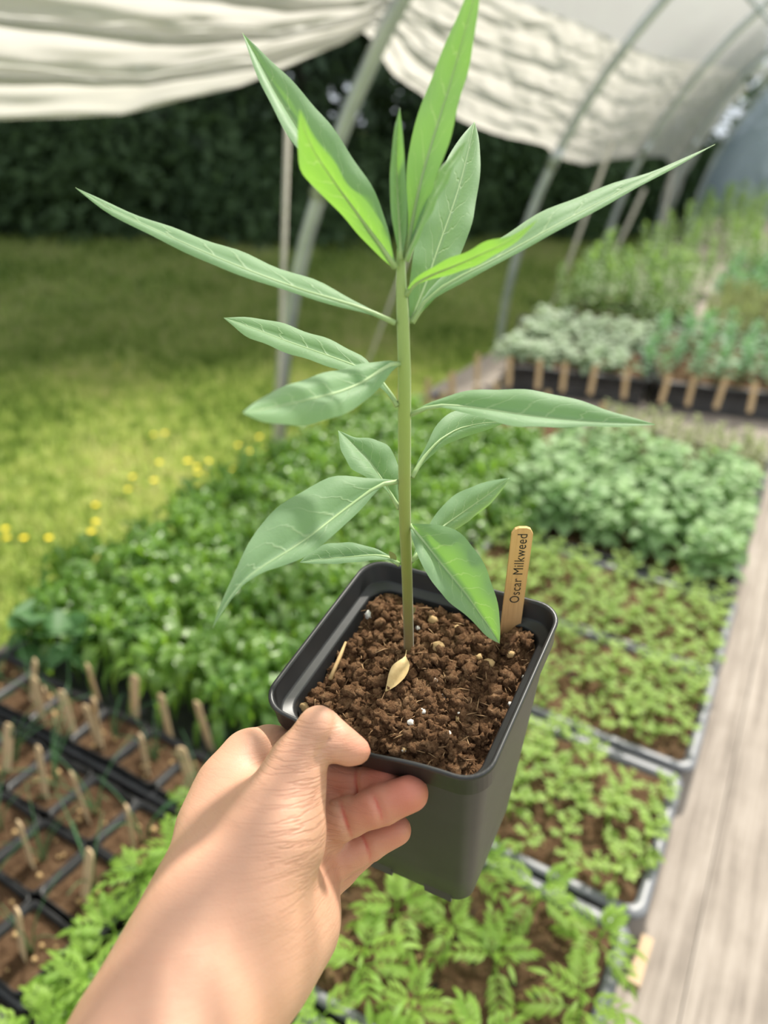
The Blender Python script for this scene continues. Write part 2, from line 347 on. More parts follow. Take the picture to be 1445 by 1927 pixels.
# gathered side sheet: swags between the hoops
YL = [-0.6, -0.15, 0.3, 0.7, 1.0, 1.36, 1.73, 2.0, 2.1, 2.25, 2.5, 2.95, 3.6, 4.2, 4.9, 5.4, 6.3, 7.2, 8.0, 8.6, 9.0, 9.5]
ZL = [1.00, 1.05, 0.93, 0.84, 0.815, 0.83, 0.90, 1.00, 1.05, 1.03, 0.955, 0.865, 0.78, 0.73, 0.63, 0.585, 0.60, 0.58, 0.56, 0.40, 0.0, -0.5]
HL = [0.20, 0.12, 0.30, 0.38, 0.40, 0.38, 0.28, 0.16, 0.12, 0.15, 0.24, 0.34, 0.42, 0.46, 0.55, 0.6, 0.62, 0.66, 0.7, 0.85, 1.2, 1.7]
def zl(y): return float(np.interp(y, YL, ZL))
def hl(y): return float(np.interp(y, YL, HL))
def ang_of_z(z, r): return math.asin(min(0.999, max(-0.2, (z-CZ)/r)))
ny, nv = 330, 84; V = []; Fq = []
for i in range(ny+1):
    y = -0.6+10.1*i/ny
    gather = min(abs(y-h_) for h_ in hy)
    gs = 1-math.exp(-(gather/0.25)**2)
    for j in range(nv+1):
        t_ = j/nv; z = zl(y)+t_*hl(y)
        ph = t_*5.2*2*math.pi + 0.5*math.sin(y*1.3) + 0.9*noise.noise((y*0.55, t_*3, 1.7))
        ridge = (1-abs(math.sin(ph*0.5)))**1.7
        A = (0.016+0.042*gs)*(1.0 if y < 2.1 else 0.32)
        d = A*ridge*(1-0.55*t_) + 0.018*gs*noise.noise((y*2.3, t_*7, 4.1)) + 0.010*noise.noise((y*8, t_*22, 0.3))
        if y > 2.1: d += 0.007*noise.noise((y*3.1-t_*4, t_*9+y*2, 9.1))
        if t_ < 0.06: d -= 0.03*(0.06-t_)/0.06
        r = RR+0.045+0.05*gs*(1-t_)-d
        a = ang_of_z(z, r)
        V.append((CX-r*math.cos(a), y, CZ+r*math.sin(a)))
for i in range(ny):
    for j in range(nv):
        a = i*(nv+1)+j; Fq.append((a, a+1, a+nv+2, a+nv+1))
me = mesh('side_sheet', V, Fq, (MT['curtain'],))
tag(put('plastic_side_sheet', me), 'milky plastic side sheet hanging in gathered swags from hoop to hoop', 'plastic sheet')
# roof sheet
V = []; Fq = []; nr, nyr = 44, 150
for i in range(nyr+1):
    y = -0.6+11.1*i/nyr
    a0 = ang_of_z(zl(min(y, 7.9))+hl(min(y, 7.9)), RR+0.045)
    for j in range(nr+1):
        t_ = j/nr; a = a0+(math.pi-0.25-a0)*t_
        g = min(abs(y-h_) for h_ in hy); r = RR+0.045+0.02*math.sin(min(1, g)*1.5)*min(1, 6*t_)+0.014*noise.noise((y*2.2, t_*14, 3.3))*min(1, 8*t_)
        V.append((CX-r*math.cos(a), y, CZ+r*math.sin(a)))
for i in range(nyr):
    for j in range(nr):
        a = i*(nr+1)+j; Fq.append((a, a+1, a+nr+2, a+nr+1))
tag(put('plastic_roof_sheet', mesh('roof_sheet', V, Fq, (MT['roof'],))), 'clear hazy plastic roof sheet stretched over the hoops at upper right', 'plastic sheet')
# purlin along the roof
b_ = MB(); a = 0.78; xx, zz = hoop_xz(a, RR-0.03); b_.tube([(xx, -0.6, zz), (xx, 5, zz), (xx, 10.5, zz)], 0.014, 8)
tag(put('roof_purlin', b_.build('roof_purlin', MT['pipe'])), 'thin metal purlin running lengthwise under the roof sheet', 'pipe')
# end wall
V = [(CX, 10.55, 0.4)]; n_ = 40
for j in range(n_+1):
    xx, zz = hoop_xz(math.pi*j/n_, RR); V.append((xx, 10.55, zz if 0 < j < n_ else GZ))
V2 = []; F2 = []
gx, gz = 60, 40
for i in range(gx+1):
    x = CX-RR+2*RR*i/gx; top = CZ+math.sqrt(max(0, RR*RR-(x-CX)**2))
    for j in range(gz+1):
        z = GZ+(max(top, CZ)-GZ)*j/gz
        V2.append((x, 10.55+0.05*noise.noise((x*1.7+z, z*2.2, 5))+0.05*abs(noise.noise((x*3-z*2, z*1.1, 2))), z))
for i in range(gx):
    for j in range(gz):
        a = i*(gz+1)+j; F2.append((a, a+gz+1, a+gz+2, a+1))
tag(put('wall_end', mesh('wall_end', V2, F2, (MT['endfilm'],))), 'bluish plastic end wall of the greenhouse', None, kind='structure')

# ------------------------------------------------------------------ woods behind the lawn
def leaf_cloud(n, fn, size, seed):
    r = np.random.default_rng(seed); c = fn(r, n); a = r.normal(size=(n, 3)); a /= np.linalg.norm(a, axis=1)[:, None]
    b = np.cross(a, r.normal(size=(n, 3))); b /= np.linalg.norm(b, axis=1)[:, None]
    s = size*(0.6+0.8*r.random(n))[:, None]
    v = np.stack([c-a*s, c+b*s*0.45, c+a*s, c-b*s*0.45], 1).reshape(-1, 3)
    return v, np.arange(4*n).reshape(n, 4)
def crown_fn(h0, h1, rad):
    def fn(r, n):
        ncl = 60; cz = h0+(h1-h0)*r.random(ncl); ca = r.random(ncl)*6.283
        prof = np.sin(np.pi*np.clip((cz-h0)/(h1-h0)*0.85+0.12, 0, 1)); cr = rad*prof*np.sqrt(r.random(ncl))
        cc = np.stack([cr*np.cos(ca), cr*np.sin(ca), cz], 1)
        k = r.integers(0, ncl, n); p = r.normal(size=(n, 3))*np.array([0.42, 0.42, 0.30]); return cc[k]+p
    return fn
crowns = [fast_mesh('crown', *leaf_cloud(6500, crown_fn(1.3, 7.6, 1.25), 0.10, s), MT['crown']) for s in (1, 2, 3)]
def trunk_mesh(seed):
    r = random.Random(seed); b = MB()
    pts = [(0.10*r.uniform(-1, 1)*k, 0.10*r.uniform(-1, 1)*k, 0.95*k) for k in range(8)]
    b.tube(pts, [0.15, 0.12, 0.105, 0.09, 0.075, 0.06, 0.045, 0.02], 9)
    for k in range(9):
        z = r.uniform(1.3, 5.5); w = r.uniform(0, 6.28); L = r.uniform(0.8, 1.7); i = int(z/0.95)
        p = Vector(pts[i]).lerp(Vector(pts[i+1]), z/0.95-i)
        d = Vector((math.cos(w), math.sin(w), 0.5)); b.tube([p, p+d*L*0.5, p+d*L+Vector((0, 0, 0.2))], [0.035, 0.022, 0.008], 6)
    return b.build('trunk', MT['bark'])
trunks = [trunk_mesh(s) for s in (1, 2, 3)]
tspots = [(-9.4, 4.6), (-8.1, 5.9), (-6.9, 7.3), (-5.7, 8.3), (-4.5, 9.4), (-3.6, 10.9), (-10.6, 6.3), (-9.3, 7.7), (-8.0, 9.0), (-6.8, 10.2), (-5.6, 11.6), (-4.3, 12.8),
          (-11.8, 8.0), (-10.4, 9.6), (-8.9, 11.2), (-7.3, 12.7), (-5.8, 14.2), (-12.3, 5.0), (-2.9, 13.6), (-4.0, 15.5), (-10.4, 2.9), (-11.0, 1.0), (-10.6, -1.0), (-10.0, -3.0), (-2.8, 16.6), (-3.4, 18.0)]
for i, (x, y) in enumerate(tspots):
    e = tag(put('forest_tree', None, loc=(x, y, GZ), rot=(0, 0, i*1.7), scale=(1.0 if i < 6 else 1.3)+0.2*random.random()),
            'dark shaded tree at the wooded edge of the lawn', 'tree', 'trees in the dark woods behind the lawn')
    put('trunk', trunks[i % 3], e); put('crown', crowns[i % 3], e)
def bush_fn(r, n):
    ncl = 26; a = r.random(ncl)*6.283; rr = 0.95*np.sqrt(r.random(ncl)); cc = np.stack([rr*np.cos(a), rr*np.sin(a), 0.15+1.25*r.random(ncl)], 1)
    p = cc[r.integers(0, ncl, n)]+r.normal(size=(n, 3))*0.22; p[:, 2] = np.abs(p[:, 2]); return p
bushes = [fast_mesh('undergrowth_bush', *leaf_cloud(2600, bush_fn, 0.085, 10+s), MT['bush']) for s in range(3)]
for i in range(48):
    t_ = i/39; x = -9.6+6.7*t_+random.uniform(-.4, .4)-(0.9 if i % 2 else 0); y = 4.5+6.6*t_+random.uniform(-.5, .5)+(1.1 if i % 2 else 0)
    tag(put('undergrowth_bush', bushes[i % 3], loc=(x, y, GZ), rot=(0, 0, random.uniform(0, 6)), scale=random.uniform(0.45, 1.1)),
        'dark leafy bush in the shade below the trees', 'bush', 'bushes along the edge of the woods')

# grass blades
def grass(n, x0, x1, y0, y1, hgt, wid, seed):
    r = np.random.default_rng(seed); x = x0+(x1-x0)*r.random(n); y = y0+(y1-y0)*r.random(n)
    a = r.random(n)*6.283; h = hgt*(0.5+r.random(n)); w = wid*(0.6+0.8*r.random(n)); le = 0.5*h*r.random(n); b = r.random(n)*6.283
    p = np.stack([x, y, np.full(n, GZ)], 1); s = np.stack([np.cos(a), np.sin(a), 0*a], 1)*w[:, None]
    top = p+np.stack([le*np.cos(b), le*np.sin(b), h], 1)
    return np.stack([p-s, p+s, top], 1).reshape(-1, 3), np.arange(3*n).reshape(n, 3)
va, fa = grass(110000, -4.8, -1.35, 0.2, 6.0, 0.060, 0.0055, 5); vb, fb = grass(60000, -10, -1.3, 3.0, 12.0, 0.075, 0.011, 6)
tag(put('grass', fast_mesh('grass', np.concatenate([va, vb]), np.concatenate([fa, fb+len(va)]), MT['grass'])), 'short sunlit green lawn grass with brown patches', 'grass', kind='stuff')
# small yellow wildflowers
b_ = MB(); b_.tube([(0, 0, 0), (0.003, 0, 0.03), (0, 0.002, 0.055)], 0.0012, 5)
fl_stem = b_.build('stem', MT['grass']); b_ = MB()
for k in range(6):
    w = k*math.pi/3; b_.leaf((0, 0, 0.055), (math.cos(w), math.sin(w), 0.25), (0, 0, 1), 0.014, 0.011, 0.2, 0.2, 3, 0.6)
fl_pet = b_.build('petals', MT['petal'])
fpx = [(12, 1012), (45, 1012), (92, 1012), (180, 950), (180, 982), (241, 921), (290, 904), (250, 897), (355, 867), (368, 918), (342, 928), (370, 878), (393, 868), (392, 886), (413, 883), (438, 882),
       (470, 890), (488, 822), (290, 818), (352, 868), (448, 838), (500, 840), (372, 890), (10, 995), (310, 815), (172, 1000), (300, 870), (220, 690), (512, 845), (470, 850)]
for q in fpx:
    p = on_z(q[0], q[1], GZ+0.055)
    e = tag(put('buttercup', None, loc=(p[0], p[1], GZ), rot=(0, 0, random.random()*6)), 'tiny yellow wildflower dotted in the lawn grass', 'flower', 'yellow wildflowers in the lawn')
    put('stem', fl_stem, e); put('petals', fl_pet, e)

# ------------------------------------------------------------------ seed trays
def rrect(hx, hy_, r, n=5):
    pts = []
    for cx, cy, a0 in ((hx-r, hy_-r, 0), (-hx+r, hy_-r, 90), (-hx+r, -hy_+r, 180), (hx-r, -hy_+r, 270)):
        for k in range(n+1):
            a = math.radians(a0+90*k/n); pts.append((cx+r*math.cos(a), cy+r*math.sin(a)))
    return pts
def loft(rings, close_last=False):
    n = len(rings[0]); v = [p for r in rings for p in r]
    f = [(i*n+j, i*n+(j+1) % n, (i+1)*n+(j+1) % n, (i+1)*n+j) for i in range(len(rings)-1) for j in range(n)]
    if close_last: f.append(tuple(range((len(rings)-1)*n, len(rings)*n)))
    return v, f
def ring(hx, hy_, r, z, n=5): return [(x, y, z) for x, y in rrect(hx, hy_, r, n)]
def tray_parts(hx, hy_, mat, ncx, ncy):
    b = MB(); v, f = loft([ring(hx-0.016, hy_-0.016, 0.016, -0.055), ring(hx-0.010, hy_-0.010, 0.018, -0.004), ring(hx-0.002, hy_-0.002, 0.020, -0.010), ring(hx, hy_, 0.02, -0.006), ring(hx-0.001, hy_-0.001, 0.02, 0.0),
                           ring(hx-0.013, hy_-0.013, 0.018, 0.0), ring(hx-0.016, hy_-0.016, 0.016, -0.004), ring(hx-0.020, hy_-0.020, 0.014, -0.050)], True)
    b.add(v, f); body = b.build('tray_body', mat)
    divs = []
    for i in range(1, ncx):
        x = -hx+2*hx*i/ncx; d = MB(); d.box((-0.003, -hy_+0.02, -0.05), (0.003, hy_-0.02, -0.0085)); divs.append((d.build('cell_divider', MT['divider'], False), (x, 0, 0)))
    for j in range(1, ncy):
        y = -hy_+2*hy_*j/ncy; d = MB(); d.box((-hx+0.02, -0.003, -0.05), (hx-0.02, 0.003, -0.0085)); divs.append((d.build('cell_divider', MT['divider'], False), (0, y, 0)))
    return body, divs
def soil_patch(hx, hy_, nx, ny_, amp, z, seed, mat):
    v = []; f = []
    for i in range(nx+1):
        for j in range(ny_+1):
            x = -hx+2*hx*i/nx; y = -hy_+2*hy_*j/ny_
            v.append((x, y, z+amp*(noise.noise((x*40+seed, y*40, 0))+0.6*noise.noise((x*110, y*110+seed, 1)))))
    for i in range(nx):
        for j in range(ny_):
            a = i*(ny_+1)+j; f.append((a, a+ny_+1, a+ny_+2, a+1))
    return mesh('soil', v, f, (mat,))
def blob_mesh(name, mat, seed, r=1.0, rough=0.35, sub=1):
    import bmesh
    bm = bmesh.new(); bmesh.ops.create_icosphere(bm, subdivisions=sub, radius=r); rr = random.Random(seed)
    for v in bm.verts: v.co *= 1+rr.uniform(-rough, rough)
    me = bpy.data.meshes.new(name); bm.to_mesh(me); bm.free(); me.materials.append(mat)
    if sub > 1: me.polygons.foreach_set('use_smooth', [True]*len(me.polygons))
    return me
speck = [blob_mesh('perlite_bead', MT['perlite'], s) for s in range(2)]
grit = [blob_mesh('grit', MT['grit'], 5+s) for s in range(2)]
HXT, HYT = 0.2725, 0.138
tr_a = tray_parts(HXT, HYT, MT['grey_tray'], 3, 2); tr_b = tray_parts(HXT, HYT, MT['tray'], 4, 2)
soils = [soil_patch(HXT-0.019, HYT-0.019, 60, 30, 0.0045, -0.008, s*7.3, MT['tray_soil']) for s in range(2)]
def gravel(hx, hy_, n, seed, mats):
    r = np.random.default_rng(seed); vs = []; fs = []; base = 0
    tv = np.array([(1, 0, -.3), (-.5, .8, -.3), (-.5, -.8, -.3), (0, 0, 1)]); tf = np.array([(0, 2, 1), (0, 1, 3), (1, 2, 3), (2, 0, 3)])
    for k in range(n):
        s = 0.0012+0.0022*r.random(); c = np.array([(r.random()*2-1)*hx, (r.random()*2-1)*hy_, -0.006+0.004*r.random()])
        vs.append(tv*s*(0.6+0.8*r.random((4, 3)))+c); fs.append(tf+base); base += 4
    return fast_mesh('surface_grit', np.concatenate(vs), np.concatenate(fs), mats)
gr_light = [gravel(HXT-0.03, HYT-0.03, 260, 3+s, MT['grit']) for s in range(2)]
def add_tray(x, y, label, parts=tr_a, rz=0.0, z=0.0, group='seed trays on the bench', stones=True, soil=True):
    e = tag(put('seed_tray', None, loc=(x, y, z), rot=(0, 0, rz)), label, 'tray', group)
    put('tray_body', parts[0], e)
    for me, l in parts[1]: put('cell_divider', me, e, l)
    if soil: tag(put('soil', soils[int(abs(x*100+y*10)) % 2], e), kind='stuff')
    if stones: tag(put('surface_grit', gr_light[int(abs(y*10)) % 2], e, (0, 0, 0.002)), kind='stuff')
    return e
RX = 0.02-HXT; LX = RX-2*HXT-0.008
rows = [0.27, 0.555, 0.842, 1.13, 1.40]
add_tray(RX+0.010, rows[0], 'grey tray of lobed seedlings at the bottom edge, below the hand')
add_tray(RX-0.008, rows[1], 'grey tray of large lobed seedlings right under the held pot')
add_tray(RX+0.002, rows[2], 'grey tray of feathery seedlings to the right of the held pot')
add_tray(RX+0.012, rows[3], 'grey tray of feathery seedlings, second beyond the lobed ones')
add_tray(RX+0.010, rows[4], 'tray of feathery seedlings just in front of the pale broad-leaved mass')
for k, y in enumerate((1.70, 1.985)):
    add_tray(RX, y, ('black tray under the nearer half', 'black tray under the farther half')[k]+' of the pale broad-leaved mass', tr_b, stones=False)
add_tray(RX, 2.28, 'black tray of olive fine-leaved seedlings with wooden tags behind', tr_b, stones=False)
for k, y in enumerate((0.10, 0.385, 0.67)):
    add_tray(LX, y, ('black carrying tray of onion pots at the lower left corner', 'black carrying tray of onion pots beside the wrist', 'black carrying tray of onion pots touching the leafy green mass')[k], tr_b if 0 else (tr_b[0], []), z=-0.004, stones=False, soil=False)
for k, y in enumerate((0.99, 1.275, 1.56, 1.845)):
    add_tray(LX, y, ('first', 'second', 'third', 'fourth')[k]+' tray from the onion pots, hidden under lush green leaves', tr_b, stones=False)

# ---- seedling kinds
def pinnate(L, pairs, lw, ll, seed, droop=0.35):
    r = random.Random(seed); b = MB(); pts = []
    for k in range(7):
        t = k/6; pts.append(Vector((0, L*t, L*0.10*math.sin(t*3)-L*droop*t*t)))
    b.tube(pts, [0.0011*(1-0.6*k/6) for k in range(7)], 5)
    for k in range(pairs):
        t = 0.28+0.62*k/pairs; i = min(5, int(t*6)); p = pts[i].lerp(pts[i+1], t*6-i)
        l = ll*(1.0-0.30*abs(k-pairs*0.4)/pairs)*r.uniform(0.85, 1.1)
        for s in (-1, 1): b.leaf(p, (s*1.0, 0.95, 0.22-0.3*t), (0, 0, 1), l, lw, 0.35, 0.25, 4, 0.55)
    b.leaf(pts[-2], pts[-1]-pts[-3], (0, 0, 1), ll*1.15, lw*1.15, 0.3, 0.25, 4, 0.5)
    return b
pl = [pinnate(0.047+0.004*s, 4, 0.0066, 0.023, s).build('leaf', MT['marigold']) for s in range(3)]
pst = MB(); pst.tube([(0, 0, -0.02), (0.001, 0, 0.02), (0, 0.001, 0.045)], [0.0017, 0.0015, 0.0012], 6); pst = pst.build('stem', MT['marigold'])
def marigold(x, y, s, lab, grp):
    e = tag(put('lobed_seedling', None, loc=(x, y, 0.0), rot=(random.uniform(-.1, .1), random.uniform(-.1, .1), random.uniform(0, 6.28)), scale=s), lab, 'seedling', grp)
    put('stem', pst, e)
    for k in range(7):
        lev = k//2; w = (k % 2)*math.pi+lev*math.pi/2+random.uniform(-.25, .25)
        put('leaf', pl[k % 3], e, (0, 0, 0.016+0.0095*lev), Euler((0.12+0.28*lev+random.uniform(-.15, .15), 0, w)), (1.08, 1.02, 0.85, 0.55)[lev])
for ty, cx in ((rows[0], RX+0.01), (rows[1], RX-0.008)):
    for i in range(7):
        for j in range(3):
            x = cx-HXT+0.045+i*0.077+random.uniform(-.016, .016); y = ty-HYT+(0.075 if ty < 0.4 else 0.045)+j*0.088+random.uniform(-.01, .01)
            marigold(x, y, random.uniform(0.78, 1.10), 'bright green seedling with lobed feather-shaped leaves in the near grey tray', 'lobed seedlings in the near trays')
for q in ((150, 1800), (105, 1895), (195, 1870), (262, 1640), (335, 1602), (372, 1500), (50, 1925), (215, 1735)):
    p = on_z(q[0], q[1], 0.04); marigold(p[0], p[1], random.uniform(0.85, 1.05), 'bright green lobed seedling leaning over the tray edge beside the wrist', 'lobed seedlings beside the wrist')
def feathery(seed):
    r = random.Random(seed); b = MB(); b.tube([(0, 0, -0.01), (0, 0, 0.02)], 0.001, 5)
    for k in range(8):
        w = k*2.4+r.uniform(-.3, .3); el = 0.15+0.12*k; d = Vector((math.cos(w), math.sin(w), el)).normalized(); L = r.uniform(0.016, 0.024)*(1-0.04*k)
        p0 = Vector((0, 0, 0.006+0.0028*k)); sd_ = Vector((-math.sin(w), math.cos(w), 0))
        for t, ss in ((0.4, 0.75), (0.7, 0.7)):
            for s in (-1, 1): b.leaf(p0+d*L*t, d*0.9+sd_*s*0.9, (0, 0, 1), L*0.55*ss, L*0.26, 0.3, 0.2, 2, 0.5)
        b.leaf(p0, d, (0, 0, 1), L*1.05, L*0.26, 0.4, 0.2, 4, 0.62)
    return b.build('feathery_seedling', MT['feather'])
fe = [feathery(s) for s in range(4)]
for ti, (ty, cx) in enumerate(((rows[2], RX+0.002), (rows[3], RX+0.012), (rows[4], RX+0.01))):
    for i in range(12):
        for j in range(6):
            if random.random() < 0.12 + (0.12 if i in (4, 8) else 0): continue
            x = cx-HXT+0.034+i*0.0432+random.uniform(-.012, .012); y = ty-HYT+0.03+j*0.0415+random.uniform(-.01, .01)
            tag(put('feathery_seedling', random.choice(fe), loc=(x, y, 0), rot=(0, 0, random.random()*6.28), scale=random.uniform(1.1, 1.95)),
                'small yellow-green seedling with fine divided leaves in ' + ('the tray right of the held pot', 'the middle feathery tray', 'the tray before the pale broad-leaved mass')[ti], 'seedling', 'feathery seedlings, tray row %s' % ('nearest', 'middle', 'farthest')[ti])
def rosette(name, mat, seed, n, L, Wd, z1, up0, up1, droop, peak=0.55, fold=0.25, stem=0.0015, wave=0.0):
    r = random.Random(seed); b = MB(); b.tube([(0, 0, -0.03), (0, 0, z1)], stem, 5)
    for k in range(n):
        t = k/(n-1); w = k*2.4+r.uniform(-.4, .4); u = up0+(up1-up0)*t+r.uniform(-.15, .15)
        d = Vector((math.cos(w)*math.cos(u), math.sin(w)*math.cos(u), math.sin(u)))
        b.leaf(Vector((0, 0, z1*(0.15+0.85*t))), d, (0, 0, 1), L*r.uniform(0.75, 1.15)*(1-0.25*t), Wd*r.uniform(0.8, 1.15), droop*r.uniform(0.6, 1.4), fold, 5, peak, r.uniform(-.3, .3), wave)
    return b.build(name, mat)
sal = [rosette('salad_plant', MT['salad'], s, 24, 0.100, 0.0165, 0.060, 0.45, 1.25, 0.85, 0.66, 0.3) for s in range(4)]
def scatter(name, ms, x0, x1, y0, y1, dx, dy, z, s0, s1, lab, cat, grp, jit=0.35, skip=0.0, inside=None):
    nx = max(1, int((x1-x0)/dx)); ny_ = max(1, int((y1-y0)/dy)); c = 0
    for i in range(nx):
        for j in range(ny_):
            if random.random() < skip: continue
            x = x0+(i+.5)*(x1-x0)/nx+random.uniform(-jit, jit)*dx; y = y0+(j+.5)*(y1-y0)/ny_+random.uniform(-jit, jit)*dy
            if inside and not inside(x, y): continue
            tag(put(name, random.choice(ms), loc=(x, y, z), rot=(random.uniform(-.15, .15), random.uniform(-.15, .15), random.random()*6.28), scale=random.uniform(s0, s1)), lab, cat, grp); c += 1
    return c
scatter('salad_plant', sal, -1.12, -0.545, 0.69, 2.0, 0.060, 0.060, 0.0, 0.95, 1.4, 'lush bright green salad plant crowded in the leafy mass left of the held pot', 'salad plant', 'salad plants massed between lawn and pot')
db = [rosette('dark_leafy_plant', MT['dark_broad'], 40+s, 9, 0.07, 0.045, 0.07, 0.2, 0.8, 0.5, 0.5, 0.15) for s in range(2)]
scatter('dark_leafy_plant', db, -1.10, -0.92, 0.63, 0.74, 0.08, 0.07, 0.0, 0.8, 1.1, 'dark blue-green broad-leaved plant behind the onion pots at the left edge', 'plant', 'dark broad-leaved plants at the left edge')
br = [rosette('broad_leaved_plant', MT['broad'], 60+s, 13, 0.056, 0.036, 0.10, 0.0, 0.6, 0.5, 0.5, 0.18, 0.002) for s in range(4)]
scatter('broad_leaved_plant', br, RX-HXT+0.0, RX+HXT-0.02, 1.58, 2.12, 0.055, 0.054, 0.0, 0.85, 1.2, 'pale green oval-leaved plant in the dense mass at the right', 'plant', 'pale broad-leaved plants at the right')
sal2 = sal
scatter('mid_green_plant', sal2, -0.55, -0.42, 1.50, 1.62, 0.06, 0.06, 0.0, 0.7, 0.9, 'fresh green salad plant between the pale mass and the leafy mass', 'salad plant', 'salad plants beside the pale mass')
ol = [rosette('olive_seedling', MT['olive'], 80+s, 12, 0.026, 0.011, 0.055, 0.1, 0.9, 0.3, 0.5, 0.2, 0.0012) for s in range(3)]
scatter('olive_seedling', ol, RX-HXT+0.03, RX+HXT-0.015, 2.14, 2.44, 0.034, 0.038, 0.0, 0.9, 1.5, 'olive fine-leaved seedling behind the pale broad-leaved mass', 'seedling', 'olive seedlings')

# ---- onion pots with wooden tags (left)
def small_pot():
    b = MB(); v, f = loft([ring(0.031, 0.031, 0.006, -0.052, 3), ring(0.040, 0.040, 0.007, -0.004, 3), ring(0.0425, 0.0425, 0.008, -0.004, 3), ring(0.0425, 0.0425, 0.008, 0.004, 3), ring(0.0405, 0.0405, 0.008, 0.005, 3), ring(0.0385, 0.0385, 0.007, -0.012, 3)]); b.add(v, f)
    return b.build('pot_wall', MT['pot'])
spm = small_pot(); sps = [soil_patch(0.0375, 0.0375, 14, 14, 0.004, -0.008, 3.1+s, MT['tray_soil']) for s in range(3)]
def stake_mesh(L, w, th, mat):
    b = MB(); out = [(-w/2, 0), (w/2, 0), (w/2, L-w*0.35), (w*0.36, L-w*0.08), (w*0.18, L), (-w*0.18, L), (-w*0.36, L-w*0.08), (-w/2, L-w*0.35)]
    n = len(out); v = [(x, -th/2, z) for x, z in out]+[(x, th/2, z) for x, z in out]
    b.add(v, [tuple(range(n)), tuple(reversed(range(n, 2*n)))]+[(i, i+n, (i+1) % n+n, (i+1) % n) for i in range(n)])
    return b.build('wooden_tag', mat, False)
stk = stake_mesh(0.098, 0.0165, 0.002, MT['pale_stake'])
def onion(seed):
    r = random.Random(seed); b = MB()
    for k in range(r.randint(4, 7)):
        w = r.random()*6.28; L = r.uniform(0.09, 0.17); le = r.uniform(0.15, 0.8); d = Vector((math.cos(w), math.sin(w), 0)); p0 = d*0.004; pts = []
        for q in range(7):
            t = q/6; pts.append(p0+d*(L*le*t*t)+Vector((0, 0, L*(t-0.5*le*t*t)-0.01)))
        b.tube(pts, [0.0017*(1-0.75*q/6) for q in range(7)], 5)
    return b.build('onion_seedling', MT['onion'])
on = [onion(s) for s in range(4)]
for ti, ty in enumerate((0.10, 0.385, 0.67)):
    for i in range(6):
        for j in range(3):
            x = LX-HXT+0.055+i*0.0865; y = ty-0.0875+j*0.0875
            if y > 0.62: continue
            yy = y+random.uniform(-.002, .002); rz = random.uniform(-.06, .06)
            e = tag(put('square_onion_pot', None, loc=(x, yy, 0.006), rot=(0, 0, rz)), 'small square black pot of soil with thin onion shoots at the lower left', 'pot', 'square onion pots at the lower left')
            put('pot_wall', spm, e); tag(put('soil', random.choice(sps), e), kind='stuff')
            for q in range(5):
                put('grit', grit[q % 2], e, (random.uniform(-.03, .03), random.uniform(-.03, .03), -0.005), None, random.uniform(.0018, .004))
            tag(put('onion_seedling', random.choice(on), loc=(x+0.004, yy+0.002, 0.002), rot=(0, 0, random.random()*6), scale=random.uniform(0.7, 1.1)), 'thin grass-like onion shoots in a small square pot', 'seedling', 'onion shoots at the lower left')
            tag(put('wooden_tag', stk, loc=(x+random.uniform(-.006, .014), yy-0.018+random.uniform(-.006, .012), -0.018), rot=(random.uniform(-.22, .12), random.uniform(-.2, .12), random.uniform(-.6, .3))), 'blank rounded wooden plant tag standing in an onion pot', 'plant tag', 'wooden tags in the onion pots')

for k, q in enumerate(((80, 1356), (140, 1388), (191, 1405), (187, 1322), (252, 1352), (322, 1392), (397, 1402))):
    p = on_z(q[0], q[1], 0.0); tag(put('wooden_tag', stk, loc=(p[0], p[1], -0.012), rot=(random.uniform(-.1, .1), random.uniform(-.15, .1), random.uniform(-.4, .2))), 'blank wooden plant tag at the edge of the leafy green mass', 'plant tag', 'wooden tags at the edge of the leafy mass')
# ---- far part of the bench: tag row, rotated trays, shrubs
for i in range(12):
    x = -1.06+i*0.052+random.uniform(-.012, .012); y = 2.07+0.10*(i % 3)+random.uniform(-.02, .02)
    tag(put('wooden_tag', stk, loc=(x, y, 0.0), rot=(random.uniform(-.1, .1), random.uniform(-.12, .12), random.uniform(-.4, .4)), scale=1.15), 'wooden plant tag in the row before the dark raised tray', 'plant tag', 'wooden tags before the raised tray')
dk = tray_parts(0.28, 0.17, MT['tray'], 4, 2)
add_tray(LX+0.01, 2.19, 'black tray of tagged pots beyond the leafy green mass', dk, stones=False, group='trays on the far bench')
scatter('low_green_seedling', fe, LX-0.25, LX+0.25, 2.05, 2.33, 0.06, 0.06, 0.0, 0.8, 1.2, 'low green seedling among the row of wooden tags', 'seedling', 'seedlings among the tag row', skip=0.25)
RZ = 0.30
def far(u, v):  # coordinates along the turned far trays
    return (-1.02+u*math.cos(RZ)-v*math.sin(RZ)*0.2, 2.56+u*math.sin(RZ)+v)
far_soil_tray = tray_parts(0.258, 0.40, MT['tray'], 4, 3)
fs = soil_patch(0.238, 0.38, 40, 50, 0.006, -0.008, 2.2, MT['tray_soil'])
for k in range(2):
    x, y = far(0.27+0.53*k, 0.46)
    e = tag(put('deep_tray', None, loc=(x, y, 0.05), rot=(0, 0, RZ)), ('deep black tray of silvery rosettes on the far bench', 'deep black tray of mixed green seedlings at far right')[k], 'tray', 'trays on the far bench')
    put('tray_body', far_soil_tray[0], e)
    for me_, l in far_soil_tray[1]: put('cell_divider', me_, e, l)
    tag(put('soil', fs, e), kind='stuff')
    bb = MB(); bb.box((-0.236, -0.378, -0.106), (0.236, 0.378, -0.056)); put('riser_crate', bb.build('riser_crate', MT['tray'], False), e)
